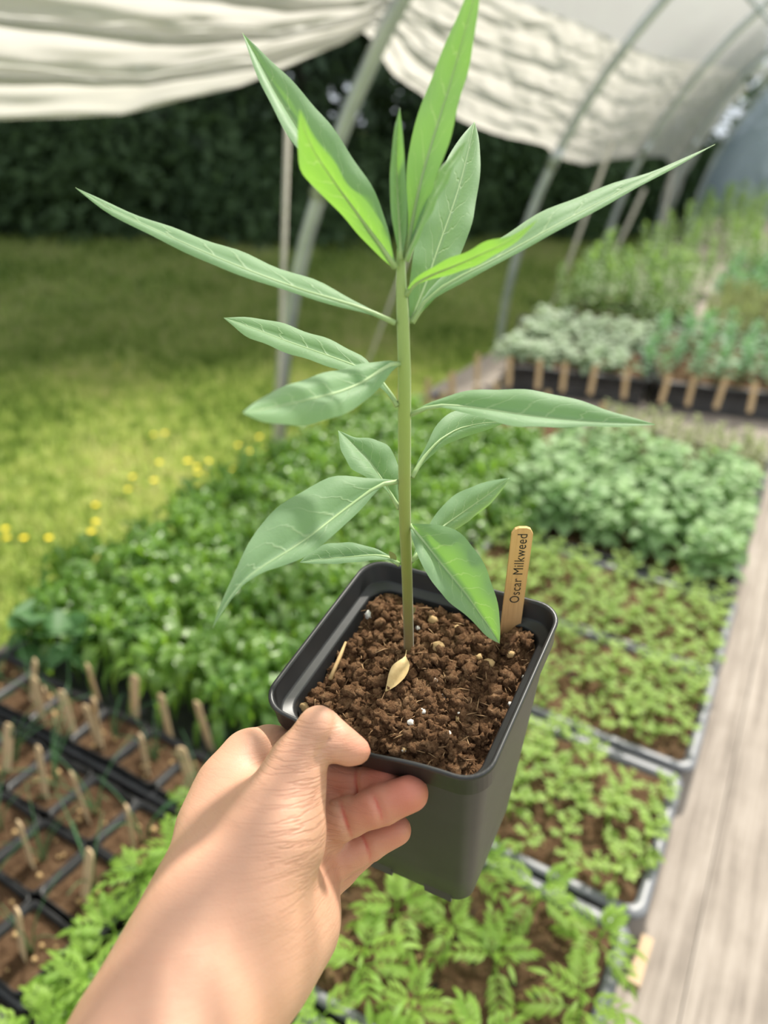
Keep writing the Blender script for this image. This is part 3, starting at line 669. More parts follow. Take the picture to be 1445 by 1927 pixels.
for i in range(10):
    x, y = far(0.03+0.105*i, -0.04)
    tag(put('wooden_tag', stk, loc=(x+random.uniform(-.02, .02), y, 0.0), rot=(random.uniform(-.06, .06), random.uniform(-.08, .08), random.uniform(-.3, .3)), scale=1.1), 'wooden plant tag standing against the front of the deep far trays', 'plant tag', 'wooden tags along the deep far trays')
si = [rosette('silver_rosette', MT['silver'], 90+s, 11, 0.05, 0.03, 0.03, 0.15, 0.8, 0.4, 0.6, 0.2, 0.0015) for s in range(3)]
mi = [rosette('mint_seedling', MT['mint'], 110+s, 14, 0.042, 0.016, 0.07, 0.2, 1.0, 0.3, 0.5, 0.2, 0.0012) for s in range(3)]
for k, (ms, nm, lab, grp) in enumerate(((si, 'silver_rosette', 'silvery green rosette seedling in the deep far tray', 'silver rosettes'), (mi, 'mint_green_seedling', 'slender mint green seedling in the far right tray', 'mint green seedlings'))):
    for i in range(6):
        for j in range(8):
            x, y = far(0.05+0.53*k+i*0.085+random.uniform(-.02, .02), 0.12+j*0.095+random.uniform(-.02, .02))
            tag(put(nm, random.choice(ms), loc=(x, y, 0.05), rot=(0, 0, random.random()*6.28), scale=random.uniform(1.0, 1.7)), lab, 'seedling', grp)
sh = [rosette('young_shrub', MT['shrub'], 130+s, 34, 0.085, 0.022, 0.26, 0.1, 1.1, 0.4, 0.5, 0.2, 0.003) for s in range(3)]
scatter('young_shrub', sh, -1.08, -0.50, 3.60, 4.45, 0.10, 0.11, 0.0, 0.8, 1.25, 'bushy young shrub in the clump on the far bench', 'shrub', 'young shrubs on the far bench')
for k, (x, y) in enumerate(((-0.79, 3.83), (-0.79, 4.25))):
    add_tray(x, y, ('black tray holding the front young shrubs', 'black tray holding the rear young shrubs')[k], (tr_b[0], tr_b[1]), 0.0, 0.02, 'trays on the far bench', False)
ta = [rosette('tan_seedling', MT['olive'], 150+s, 16, 0.05, 0.012, 0.10, 0.6, 1.3, 0.2, 0.5, 0.2, 0.0012) for s in range(3)]
scatter('upright_seedling', ta, -0.42, 0.35, 3.6, 4.4, 0.06, 0.07, 0.02, 1.1, 1.6, 'upright straw-green seedling on the far right of the bench', 'seedling', 'upright straw-green seedlings')
scatter('mint_green_seedling', mi, -0.5, 0.40, 4.45, 5.6, 0.085, 0.09, 0.03, 1.3, 1.9, 'blue-green seedling beyond the straw-green ones', 'seedling', 'blue-green seedlings farther back')
for k, (x, y) in enumerate(((-0.14, 3.83), (-0.14, 4.2), (-0.12, 4.6), (-0.12, 4.98), (-0.12, 5.3))):
    add_tray(x, y, ('black tray of straw-green seedlings, nearer', 'black tray of straw-green seedlings, farther', 'black tray of blue-green seedlings, nearest', 'black tray of blue-green seedlings, middle', 'black tray of blue-green seedlings, farthest')[k], tr_b, 0, 0.0, 'trays on the far bench', False)
scatter('distant_shrub', sh, -1.1, 0.6, 4.9, 9.6, 0.19, 0.26, 0.0, 0.8, 1.3, 'hazy green shrub at the far end of the bench by the end wall', 'shrub', 'distant shrubs by the end wall')

# ------------------------------------------------------------------ the held pot
PC = Vector((-0.1200, 0.2683, 0.6492)); ax = Vector((-0.0478, -0.19615, 0.97941)).normalized()
e0 = Vector((0.99792, 0.03301, 0.05532)); e0 = (e0-ax*e0.dot(ax)).normalized(); e1 = ax.cross(e0)
PR = Matrix((e0, e1, ax)).transposed()
PH = 0.150
pot = tag(put('nursery_pot', None), 'square black plastic nursery pot held by its rim in the hand', 'pot')
pot.matrix_world = Matrix.Translation(PC-ax*PH) @ PR.to_4x4()
def pot_w(x, y, z): return PC+e0*x+e1*y+ax*z
def sag(p):
    x, y, z = p
    if y < -0.03 and z > PH-0.035:
        g = math.exp(-((x+0.006)/0.026)**2)*min(1, (-y-0.03)/0.02)*min(1, (z-(PH-0.035))/0.03)
        return (x, y-0.0022*g, z-0.0052*g)
    return p
def rr2(h, r, z, n=8):
    pts = []; base = rrect(h, h, r, n); out = []
    k = len(base)
    for i in range(k):
        a = base[i]; c = base[(i+1) % k]; out.append(a)
        if i % (n+1) == n:
            for q in range(1, 14): out.append((a[0]+(c[0]-a[0])*q/14, a[1]+(c[1]-a[1])*q/14))
    return [sag((x, y, z)) for x, y in out]
hs = lambda z: 0.0355+(0.0515-0.0355)*z/(PH-0.013)           # outer half width of the tapering wall
rg = [rr2(hs(0)-0.006, 0.007, 0.0015), rr2(hs(0)-0.0015, 0.009, 0.0), rr2(hs(0), 0.010, 0.003)]
rg += [rr2(hs(z), 0.011, z) for z in (0.03, 0.06, 0.09, 0.115, PH-0.014)]
b_ = MB(); v, f = loft([rr2(0.004, 0.001, 0.0015)]+rg); b_.add(v, f)
v, f = loft([rr2(hs(z)-0.0016, 0.010, z) for z in (0.09, 0.115)]); b_.add(v, [tuple(reversed(q)) for q in f])
put('pot_wall', b_.build('pot_wall', MT['pot']), pot)
b_ = MB()
ho = 0.0548
v, f = loft([rr2(hs(PH-0.014)-0.0005, 0.011, PH-0.0142), rr2(ho-0.0022, 0.0125, PH-0.0150), rr2(ho-0.0008, 0.013, PH-0.0138), rr2(ho-0.0004, 0.013, PH-0.003), rr2(ho+0.0006, 0.0135, PH-0.0012), rr2(ho+0.0003, 0.0132, PH-0.0001), rr2(ho-0.0010, 0.0125, PH),
             rr2(ho-0.0018, 0.012, PH-0.0012), rr2(ho-0.0026, 0.012, PH-0.0108), rr2(ho-0.0036, 0.0115, PH-0.0120), rr2(0.0480, 0.0110, PH-0.0124), rr2(0.0470, 0.0105, PH-0.0136), rr2(0.0440, 0.010, PH-0.045)]); b_.add(v, f)
put('rim', b_.build('rim', MT['pot']), pot)
b_ = MB()
for s in (-1, 1):
    b_.box((s*0.018-0.008, -hs(0)-0.0006, 0.0), (s*0.018+0.008, -hs(0)+0.0015, 0.010))
put('drain_foot', b_.build('drain_foot', MT['pot'], False), pot)
# soil
soil_o = tag(put('potting_soil', None), 'clumpy dark brown potting soil filling the held pot', 'soil', kind='stuff')
soil_o.matrix_world = Matrix.Translation(PC-ax*0.0165) @ PR.to_4x4()
def soil_h(x, y):
    q = Vector((x, y, 0))
    h = 0.0035*noise.noise(q*38+Vector((3, 1, 0)))+0.0042*noise.noise(q*85)
    c = noise.voronoi(q*120, distance_metric='DISTANCE', exponent=2.5)[0]
    h += 0.0042*(0.45-c[0])+0.0018*noise.noise(q*300)+0.0010*noise.noise(q*700)
    ed = max(abs(x), abs(y))/0.0464
    h += 0.003*(1-ed**4)-0.004*max(0, ed-0.85)/0.15
    h -= 0.0045*max(0, (x-0.01)/0.04)*max(0, (0.02-y)/0.06)*0.6
    return h
n_ = 210; V = []; Fq = []; hh = 0.0464
for i in range(n_+1):
    for j in range(n_+1):
        x = -hh+2*hh*i/n_; y = -hh+2*hh*j/n_
        # round the corners of the patch
        r_ = 0.011; cx_ = hh-r_
        if abs(x) > cx_ and abs(y) > cx_:
            dx, dy = abs(x)-cx_, abs(y)-cx_; m_ = max(dx, dy); l_ = math.hypot(dx, dy); k_ = m_/l_ if l_ > 0 else 1
            x = math.copysign(cx_+dx*k_, x); y = math.copysign(cx_+dy*k_, y)
        V.append((x, y, soil_h(x, y)))
for i in range(n_):
    for j in range(n_):
        a = i*(n_+1)+j; Fq.append((a, a+n_+1, a+n_+2, a+1))
so = put('soil_bed', mesh('soil_bed', V, Fq, (MT['soil'],)), soil_o); so['kind'] = 'stuff'
import bmesh
def crumbs(n, seed):
    r = random.Random(seed); protos = []
    for s in range(6):
        bm = bmesh.new(); bmesh.ops.create_icosphere(bm, subdivisions=2, radius=1.0); bm.verts.ensure_lookup_table()
        v = np.array([tuple(x.co*(1+0.8*noise.noise(x.co*1.6+Vector((s*5, 0, 0)))+0.7*noise.noise(x.co*4+Vector((s, 3, 0))))) for x in bm.verts]); f = np.array([[x.index for x in q.verts] for q in bm.faces]); bm.free(); protos.append((v, f))
    vs = []; fs = []; base = 0
    for k in range(n):
        v, f = protos[k % 6]; x, y = r.uniform(-.0435, .0435), r.uniform(-.0435, .0435); s = 0.0006+0.0030*r.random()**3
        R_ = np.array(Euler((r.uniform(0, 6), r.uniform(0, 6), r.uniform(0, 6))).to_matrix())
        vs.append((v*s*np.array([1, 1, 0.85]))@R_.T+np.array([x, y, soil_h(x, y)+s*0.25])); fs.append(f+base); base += len(v)
    return fast_mesh('soil_crumbs', np.concatenate(vs), np.concatenate(fs), MT['soil'], False)
tag(put('soil_crumbs', crumbs(1900, 4), soil_o), kind='stuff')
b_ = MB(); r = random.Random(11)
for k in range(150):
    x, y = r.uniform(-.045, .045), r.uniform(-.045, .045); w = r.random()*6.28; L = r.uniform(0.003, 0.010); z = soil_h(x, y)+0.0012
    d = Vector((math.cos(w), math.sin(w), r.uniform(-.2, .5))); p = Vector((x, y, z)); b_.tube([p-d*L*0.5, p+Vector((r.uniform(-.001, .001), r.uniform(-.001, .001), 0.0008)), p+d*L*0.5], [0.00022, 0.0003, 0.0001], 4)
tag(put('peat_fibres', b_.build('peat_fibres', MT['fibre']), soil_o), kind='stuff')
def soil_at(px, py):
    v = Vector(ray(px, py)); o = PC-ax*0.0155; t = (o-Vector(CAM)).dot(ax)/v.dot(ax); p = Vector(CAM)+v*t-(PC-ax*0.0165)
    x, y = p.dot(e0), p.dot(e1); return Vector((x, y, soil_h(x, y)))
pb = [blob_mesh('perlite_bead', MT['perlite'], 20+s, 1, 0.3, 2) for s in range(3)]; gb = [blob_mesh('grit_bead', MT['grit'], 30+s, 1, 0.22, 2) for s in range(3)]
for k, (px, py, s) in enumerate(((696, 1166, 9), (848, 1062, 4), (797, 1352, 6), (774, 1372, 6), (833, 1312, 6), (677, 1310, 6), (845, 1385, 5), (884, 1264, 4), (927, 1242, 4), (846, 1149, 5), (786, 1186, 5), (820, 1292, 4), (866, 1346, 5), (960, 1315, 5), (760, 1412, 4), (985, 1262, 4))):
    p = soil_at(px, py); put('perlite_bead', pb[k % 3], soil_o, p+Vector((0, 0, 0.0012)), (k, k*2, k*3), s*0.00026)
for k, (px, py, s) in enumerate(((603, 1252, 12), (575, 1328, 12), (635, 1284, 9), (815, 1173, 10), (919, 1256, 12), (902, 1241, 7), (861, 1194, 6), (825, 1232, 12), (793, 1311, 8), (863, 1350, 7), (760, 1412, 5), (777, 1139, 6), (960, 1240, 8))):
    p = soil_at(px, py); put('grit_bead', gb[k % 3], soil_o, p+Vector((0, 0, 0.0012)), (k, k*2, k*3), s*0.00025)
# straw twig and dry leaf on the soil
SM = Matrix.Translation(PC-ax*0.0165) @ PR.to_4x4()
a, c = soil_at(622, 1285), soil_at(652, 1216); b_ = MB(); m_ = (a+c)*0.5+Vector((0, 0, 0.004))
A_, C_ = a+Vector((0, 0, 0.0045)), c+Vector((0, 0, 0.0065)); b_.tube([A_-m_, Vector((0.0005, 0, 0.0025)), C_-m_], [0.0012, 0.0011, 0.0007], 6)
o = tag(put('straw_twig', b_.build('straw_twig', MT['straw'])), 'short tan straw twig lying on the soil near the thumb', 'twig'); o.matrix_world = SM @ Matrix.Translation(m_)

# ------------------------------------------------------------------ the milkweed plant
def resample(pts, n):
    pts = np.array(pts, float); d = np.r_[0, np.cumsum(np.linalg.norm(np.diff(pts[:, :2], axis=0), axis=1))]; d /= d[-1]
    # Catmull-Rom style smoothing through dense linear + box filter
    s = np.linspace(0, 1, 161); q = np.stack([np.interp(s, d, pts[:, k]) for k in range(pts.shape[1])], 1)
    for _ in range(3):
        qq = q.copy(); k = 5
        for i in range(1, 160):
            w = min(k, i, 160-i); qq[i] = q[i-w:i+w+1].mean(0)
        q = qq
    t = np.linspace(0, 1, n); return np.stack([np.interp(t, s, q[:, k]) for k in range(q.shape[1])], 1)
STEM_PX = [(769, 1252, .3915), (769, 1200, .3835), (766, 1090, .3665), (762, 990, .3520), (761, 900, .3390), (761, 800, .3275), (761, 700, .3150), (758, 600, .3040), (755, 540, .2975), (754, 490, .2925), (754, 450, .2885)]
sp = [Vector(P(*q)) for q in STEM_PX]; base = sp[0].copy()
plant = tag(put('milkweed_plant', None, loc=base), 'tall young plant with long pointed grey-green leaves growing in the held pot', 'potted plant')
b_ = MB(); srad = [.0027, .0025, .0026, .0027, .0028, .0028, .0027, .0025, .0021, .0017, .0012]
q_ = []; r_ = []
for i in range(len(sp)-1):
    for k in range(4): q_.append(sp[i].lerp(sp[i+1], k/4)-base); r_.append(srad[i]+(srad[i+1]-srad[i])*k/4)
q_.append(sp[-1]-base); r_.append(srad[-1]); b_.tube(q_, r_, 14)
for i, (px, py, d, s) in enumerate(((746, 1056, .362, 1), (771, 1157, .377, .8))):
    p = Vector(P(px, py, d))-base; b_.leaf(p, Vector((RC[0]*(-0.6 if i == 0 else .6)+RC[1]*.8)), Vector(-RC[2]), .006*s, .003*s, 0, .2, 4)
put('stem', b_.build('stem', MT['stem']), plant)
LEAVES = [
 # A edge, midrib, B edge (photo pixels), depths along it, depth offsets of the two edges, bulge
 dict(n='up_left_far', A=[(742,505),(700,450),(640,380),(575,300),(529,237),(479,133),(456,62)], M=[(743,503),(705,440),(650,370),(585,280),(522,180),(478,100),(456,62)], B=[(743,500),(732,432),(707,361),(657,286),(616,226),(543,145),(456,62)], d=(.2935,.300,.312,.325), o=(-.009,-.003)),
 dict(n='up_left_near', A=[(744,507),(716,486),(666,432),(616,374),(583,349),(564,320),(558,266),(564,203)], M=[(745,504),(725,472),(685,418),(635,350),(600,300),(576,255),(564,203)], B=[(746,500),(728,436),(707,399),(682,370),(653,349),(632,307),(587,253),(564,203)], d=(.291,.283,.270,.256), o=(.006,-.004)),
 dict(n='bud_leaf', A=[(753,486),(745,455),(735,400),(733,330),(741,245),(752,203)], M=[(754,488),(752,440),(748,370),(746,300),(748,245),(752,203)], B=[(756,486),(766,440),(767,380),(762,310),(758,250),(752,203)], d=(.290,.284,.278,.274), o=(-.003,-.003)),
 dict(n='top_tall', A=[(763,480),(769,420),(766,374),(765,303),(772,260),(782,232),(803,166),(828,108),(853,46),(882,-20),(906,-60)], M=[(764,484),(776,420),(790,350),(808,285),(830,215),(850,150),(868,85),(888,10),(906,-60)], B=[(766,486),(782,457),(815,353),(840,282),(853,245),(865,183),(884,125),(894,62),(902,0),(906,-60)], d=(.291,.284,.274,.262), o=(.003,-.004)),
 dict(n='edge_on', A=[(764,490),(774,450),(800,385),(838,312),(862,282),(880,262)], M=[(765,492),(781,450),(811,385),(846,318),(866,288),(880,262)], B=[(766,494),(787,450),(817,390),(852,322),(869,290),(880,262)], d=(.290,.284,.278,.272), o=(.010,-.006)),
 dict(n='back_pale', A=[(769,600),(769,550),(776,480),(795,420),(820,350),(842,295),(866,258),(893,229)], M=[(771,606),(785,575),(806,520),(828,455),(848,400),(866,345),(880,290),(893,229)], B=[(773,606),(795,588),(822,558),(850,512),(872,468),(890,415),(901,350),(905,300),(902,258),(893,229)], d=(.306,.314,.326,.340), o=(-.010,-.006)),
 dict(n='right_long', A=[(776,604),(800,548),(850,500),(900,470),(950,440),(1000,410),(1072,374),(1155,345),(1228,323),(1345,272)], M=[(776,607),(800,562),(860,524),(915,498),(975,465),(1035,430),(1100,396),(1150,370),(1250,318),(1345,272)], B=[(776,610),(803,568),(860,537),(911,511),(975,476),(1033,443),(1090,414),(1145,384),(1194,356),(1277,312),(1345,272)], d=(.304,.302,.305,.316,.330), o=(.009,-.002)),
 dict(n='right_lime', A=[(764,548),(770,533),(800,510),(828,494),(885,470),(930,447),(962,446),(1000,421),(1014,411)], M=[(764,556),(774,536),(815,514),(860,498),(905,478),(950,458),(985,436),(1014,411)], B=[(765,562),(776,538),(820,523),(860,514),(900,498),(940,476),(980,450),(1014,411)], d=(.298,.288,.281,.278), o=(-.007,.004)),
 dict(n='left_long', A=[(744,606),(693,579),(632,546),(571,518),(500,495),(429,464),(345,436),(265,408),(194,377),(142,353)], M=[(744,608),(700,587),(641,568),(571,548),(500,522),(429,494),(364,466),(274,424),(194,387),(142,353)], B=[(744,611),(707,594),(641,578),(580,562),(514,538),(429,512),(364,482),(274,439),(194,397),(142,354)], d=(.3035,.304,.308,.316,.325), o=(.010,-.003)),
 dict(n='left_mid_back', A=[(748,762),(716,716),(697,685),(685,670),(655,655),(612,636),(564,619),(522,606),(479,596),(421,598)], M=[(748,764),(722,722),(700,702),(655,684),(612,668),(552,647),(487,622),(421,598)], B=[(748,766),(719,730),(690,712),(633,693),(586,680),(530,660),(466,636),(421,599)], d=(.3215,.328,.336,.345), o=(.006,-.007)),
 dict(n='near_pale', A=[(754,682),(732,677),(697,682),(646,692),(586,709),(526,730),(479,756),(457,776)], M=[(754,684),(736,684),(710,702),(680,722),(640,738),(580,752),(510,768),(457,777)], B=[(754,687),(741,690),(734,705),(719,724),(697,748),(667,770),(629,787),(586,799),(543,802),(483,791),(457,778)], d=(.312,.298,.275,.248), o=(.006,-.005)),
 dict(n='right_mid', A=[(773,778),(792,763),(818,754),(852,741),(895,733),(946,731),(1000,735),(1050,741),(1108,760),(1170,780),(1232,798)], M=[(773,780),(800,766),(838,762),(900,769),(950,776),(1000,784),(1060,790),(1120,795),(1232,799)], B=[(773,782),(800,769),(832,763),(860,774),(900,784),(950,798),(985,805),(1040,804),(1100,803),(1170,803),(1232,800)], d=(.3245,.318,.312,.312), o=(.004,-.009)),
 dict(n='right_mid_back', A=[(775,896),(788,863),(805,833),(818,803),(835,784),(856,771),(900,772),(955,792)], M=[(775,898),(797,860),(826,828),(862,806),(905,796),(955,793)], B=[(775,900),(800,868),(835,838),(878,821),(920,808),(955,794)], d=(.339,.345,.356,.366), o=(.003,.002)),
 dict(n='left_low_back', A=[(750,956),(733,929),(713,909),(681,895),(656,877),(640,844),(636,810)], M=[(751,957),(733,925),(713,893),(693,865),(664,836),(636,810)], B=[(752,956),(748,917),(751,881),(745,861),(729,836),(705,825),(669,824),(636,810)], d=(.348,.352,.360,.368), o=(-.009,.001)),
 dict(n='big_low_left', A=[(752,904),(723,901),(697,900),(655,894),(620,897),(582,915),(543,940),(504,970),(479,1000),(461,1035),(444,1073),(423,1116),(406,1159),(400,1182)], M=[(752,906),(719,908),(680,936),(637,968),(594,1002),(552,1032),(510,1056),(465,1085),(430,1125),(400,1182)], B=[(752,908),(723,909),(710,921),(689,949),(655,983),(620,1013),(586,1043),(552,1060),(500,1073),(457,1099),(431,1133),(400,1183)], d=(.340,.330,.312,.300,.296), o=(.006,-.004)),
 dict(n='small_low_left', A=[(752,1060),(736,1047),(710,1033),(680,1024),(650,1020),(620,1022),(594,1030),(577,1045),(564,1058)], M=[(752,1063),(732,1049),(706,1045),(659,1048),(620,1051),(564,1058)], B=[(752,1066),(732,1053),(715,1053),(680,1057),(637,1061),(594,1061),(564,1059)], d=(.362,.364,.366,.366), o=(.004,-.004)),
 dict(n='right_back_dark', A=[(773,1055),(788,1020),(809,985),(833,949),(865,925),(905,909),(946,900),(958,900)], M=[(774,1057),(800,1022),(837,987),(881,957),(921,929),(958,900)], B=[(775,1060),(805,1038),(857,997),(881,981),(913,957),(941,929),(958,901)], d=(.362,.374,.388,.400), o=(-.002,.006)),
 dict(n='big_low_right', A=[(771,990),(775,1013),(791,1059),(816,1100),(845,1134),(879,1159),(899,1179),(916,1200),(940,1211)], M=[(771,988),(796,1017),(825,1055),(854,1090),(879,1121),(899,1150),(920,1179),(940,1211)], B=[(771,986),(796,986),(833,987),(866,1001),(895,1034),(916,1071),(928,1105),(939,1146),(942,1179),(940,1211)], d=(.3515,.345,.346,.354), o=(-.009,-.005)),
]
NS, NC = 30, 5
for lf in LEAVES:
    A, M_, B = (resample(lf[k], NS+1) for k in 'AMB'); ss = np.linspace(0, 1, NS+1)
    dep = np.interp(ss, np.linspace(0, 1, len(lf['d'])), lf['d'])
    for _ in range(2): dep[1:-1] = (dep[:-2]+dep[1:-1]*2+dep[2:])/4
    wa = np.linalg.norm(A-M_, axis=1); wb = np.linalg.norm(B-M_, axis=1); wa /= max(wa.max(), 1e-6); wb /= max(wb.max(), 1e-6)
    wa[0] = wa[-1] = wb[0] = wb[-1] = 0
    V = []; U = []
    for i in range(NS+1):
        m = P(M_[i, 0], M_[i, 1], dep[i]); a = P(A[i, 0], A[i, 1], dep[i]+lf['o'][0]*wa[i]); b = P(B[i, 0], B[i, 1], dep[i]+lf['o'][1]*wb[i])
        nrm = np.cross(b-a, P(M_[min(i+1, NS), 0], M_[min(i+1, NS), 1], dep[min(i+1, NS)])-P(M_[max(i-1, 0), 0], M_[max(i-1, 0), 1], dep[max(i-1, 0)])); nl = np.linalg.norm(nrm); nrm = nrm/nl if nl > 1e-12 else nrm*0
        if nrm@RC[2] > 0: nrm = -nrm
        for j in range(-NC, NC+1):
            t = abs(j)/NC; e = a if j < 0 else b; p = m+(e-m)*t
            hw = np.linalg.norm(e-m)
            p = p+nrm*hw*(0.16*math.sin(math.pi*t))+nrm*hw*0.05*t*math.sin(i*0.9+(1.3 if j < 0 else 0))
            V.append(p-np.array(base)); U.append((0.5+0.5*j/NC, i/NS))
    k = 2*NC+1; Fq = [(i*k+j, i*k+j+1, (i+1)*k+j+1, (i+1)*k+j) for i in range(NS) for j in range(2*NC)]
    lo = put('leaf', mesh('leaf', V, Fq, (MT['leaf'],), U), plant)
    mr = MB(); mpts = [Vector(V[i*k+NC]) for i in range(0, NS+1, 2)]; nn = len(mpts)
    mr.tube(mpts, [0.0011*(1-i/nn)**2.0+0.0001 for i in range(nn)], 6)
    put('midrib', mr.build('midrib', MT['rib']), lo)
# dry leaf on the soil by the stem
dl = [(767, 1240), (765, 1256), (762, 1276), (752, 1295), (738, 1308), (727, 1314)]
c_ = resample(dl, 13); V = []; Fq = []; o_ = soil_at(750, 1290)
for i, (px, py) in enumerate(c_):
    t = i/12; w = 0.0042*max(0.05, max(0.0, math.sin(math.pi*max(0, t-0.2)/0.8))**0.8)
    p = soil_at(px, py); p.z = 0.0075-0.002*t+0.003*math.sin(t*3); d_ = soil_at(*c_[min(i+1, 12)])-soil_at(*c_[max(i-1, 0)]); d_.z = 0; sd_ = Vector((-d_.y, d_.x, 0)).normalized()
    V += [p-sd_*w+Vector((0, 0, w*0.7))-o_, p-o_, p+sd_*w+Vector((0, 0, w*0.5))-o_]
for i in range(12): a = 3*i; Fq += [(a, a+1, a+4, a+3), (a+1, a+2, a+5, a+4)]
dlo = tag(put('dried_leaf', mesh('dried_leaf', V, Fq, (MT['dry'],))), 'small curled dry tan leaf on the soil at the stem foot', 'leaf'); dlo.matrix_world = SM @ Matrix.Translation(o_)

# ------------------------------------------------------------------ lettered plant stake
sb = Vector(P(957, 1205, .4015)); st = Vector(P(984, 992, .3600)); zax = (st-sb).normalized()
xx = Vector(RC[0]); xx = (xx-zax*xx.dot(zax)).normalized(); yy = zax.cross(xx)
if yy.dot(Vector(RC[2])) < 0: pass
SMt = Matrix((xx, yy, zax)).transposed().to_4x4()
LEN = (st-sb).length; LOW = 0.022
root = tag(put('plant_stake', None), 'tan wooden stake lettered with the plant name, pushed into the soil of the held pot', 'plant label')
root.matrix_world = Matrix.Translation(sb-zax*LOW) @ SMt
put('stake', stake_mesh(LEN+LOW, 0.0100, 0.0018, MT['stake']), root)
fc = bpy.data.curves.new('lettering', 'FONT'); fc.body = 'Oscar Milkweed'; fc.size = 0.0068; fc.extrude = 0.00004; fc.align_x = 'LEFT'; fc.space_character = 1.08
fo = bpy.data.objects.new('lettering_src', fc); COL.objects.link(fo); bpy.context.view_layer.update()
tm = bpy.data.meshes.new_from_object(fo.evaluated_get(bpy.context.evaluated_depsgraph_get())); bpy.data.objects.remove(fo)
tm.name = 'lettering'; tm.materials.clear(); tm.materials.append(MT['ink'])
xs = np.array([v.co.x for v in tm.vertices]); wid = xs.max()-xs.min(); SCX = (LEN*0.585)/wid
sgn = -1 if yy.dot(Vector(RC[2])) > 0 else 1       # which side faces the viewer
for v in tm.vertices:
    u, w, z = v.co.x*SCX, v.co.y, v.co.z
    v.co = (-(w-0.0024)*(1 if sgn < 0 else -1), sgn*(0.00094+z), LOW+LEN*0.365+u)
put('lettering', tm, root)

# ------------------------------------------------------------------ forearm and hand
def toc(p):  # photo pixel + depth -> camera-aligned metres
    px, py, d = p; return np.array([(px-W/2)/F*d, (H/2-py)/F*d, d])
hstep = 0.0013
lo = np.array([-0.185, -0.325, 0.095]); hi = np.array([0.035, -0.075, 0.400])
gsz = np.ceil((hi-lo)/hstep).astype(int)+1
gx_, gy_, gz_ = (np.arange(n, dtype=np.float32)*hstep+lo[i] for i, n in enumerate(gsz))
GX, GY, GZ3 = np.meshgrid(gx_, gy_, gz_, indexing='ij')
def rcone(p0, r0, p1, r1):
    a, b = toc(p0), toc(p1); d = b-a; L2 = float(d@d)
    t = np.clip(((GX-a[0])*d[0]+(GY-a[1])*d[1]+(GZ3-a[2])*d[2])/L2, 0, 1)
    return np.sqrt((GX-a[0]-t*d[0])**2+(GY-a[1]-t*d[1])**2+(GZ3-a[2]-t*d[2])**2)-(r0+(r1-r0)*t)
def smin(a, b, k):
    h = np.clip(0.5+0.5*(b-a)/k, 0, 1); return b+(a-b)*h-k*h*(1-h)
def chain(pts, k=0.004):
    D = None
    for q0, q1 in zip(pts[:-1], pts[1:]):
        c = rcone(q0[:3], q0[3], q1[:3], q1[3]); D = c if D is None else smin(D, c, k)
    return D
body = chain([(-1130, 4060, .110, .0270), (-160, 2720, .175, .0250), (190, 2110, .243, .0225), (268, 1950, .262, .0222), (335, 1820, .280, .0216), (395, 1705, .296, .0210)], .01)
body = smin(body, chain([(-960, 4160, .110, .0270), (-40, 2780, .175, .0245), (290, 2130, .243, .0215), (355, 2000, .262, .0210), (420, 1890, .280, .0206), (488, 1785, .297, .0202)], .01), .020)
body = smin(body, chain([(400, 1690, .300, .0205), (415, 1560, .326, .0160), (442, 1482, .339, .0142), (470, 1425, .349, .0112)], .012), .016)       # index metacarpal
body = smin(body, chain([(470, 1690, .298, .0200), (512, 1570, .308, .0192), (548, 1475, .316, .0130)], .012), .014)       # thenar, thumb metacarpal
body = smin(body, chain([(495, 1810, .300, .0195), (545, 1735, .318, .0185), (600, 1640, .345, .0110)], .012), .014)       # hypothenar
body = smin(body, chain([(480, 1700, .318, .0180), (575, 1580, .345, .0110)], .012), .014)                                # palm
thumb = chain([(548, 1475, .316, .0128), (562, 1430, .318, .0112), (600, 1371, .3195, .0089), (632, 1396, .3190, .0080), (660, 1410, .3195, .0066), (675, 1414, .3200, .0050)], .0025)
body = smin(body, chain([(545, 1560, .335, .0120), (600, 1530, .352, .0115)], .01), .010)
body = smin(body, thumb, .006)
fingers = [
 [(470, 1422, .348, .0108), (505, 1408, .360, .0102), (540, 1408, .368, .0098), (590, 1458, .366, .0084), (660, 1474, .353, .0078), (728, 1468, .3405, .0068)],
 [(585, 1575, .347, .0100), (650, 1540, .339, .0087), (716, 1516, .332, .0083), (772, 1493, .3275, .0079)],
 [(605, 1632, .347, .0095), (690, 1588, .350, .0079), (746, 1562, .348, .0069)],
 [(585, 1690, .345, .0090), (640, 1640, .362, .0072), (690, 1602, .374, .0062)]]
fD = [chain(f, .003) for f in fingers]
D = smin(body, fD[0], .006)
for f in fD[1:]: D = smin(D, f, .0028)
def groove(D, p, q, depth, width, reach):
    a = toc(p); b = toc(q); n = b-a; n = n/np.linalg.norm(n)
    s = (GX-a[0])*n[0]+(GY-a[1])*n[1]+(GZ3-a[2])*n[2]; rr = (GX-a[0])**2+(GY-a[1])**2+(GZ3-a[2])**2
    return D+(depth*np.exp(-(s/width)**2)*np.exp(-rr/(reach*reach))).astype(np.float32)
GROOVES = [((712, 1518, .324), (772, 1493, .3275)), ((650, 1541, .330), (716, 1516, .332)), ((690, 1588, .342), (746, 1562, .348)), ((672, 1474, .345), (728, 1468, .342)), ((628, 1382, .312), (664, 1408, .320))]
for p, q in GROOVES: D = groove(D, p, q, .0017, .0013, .012)
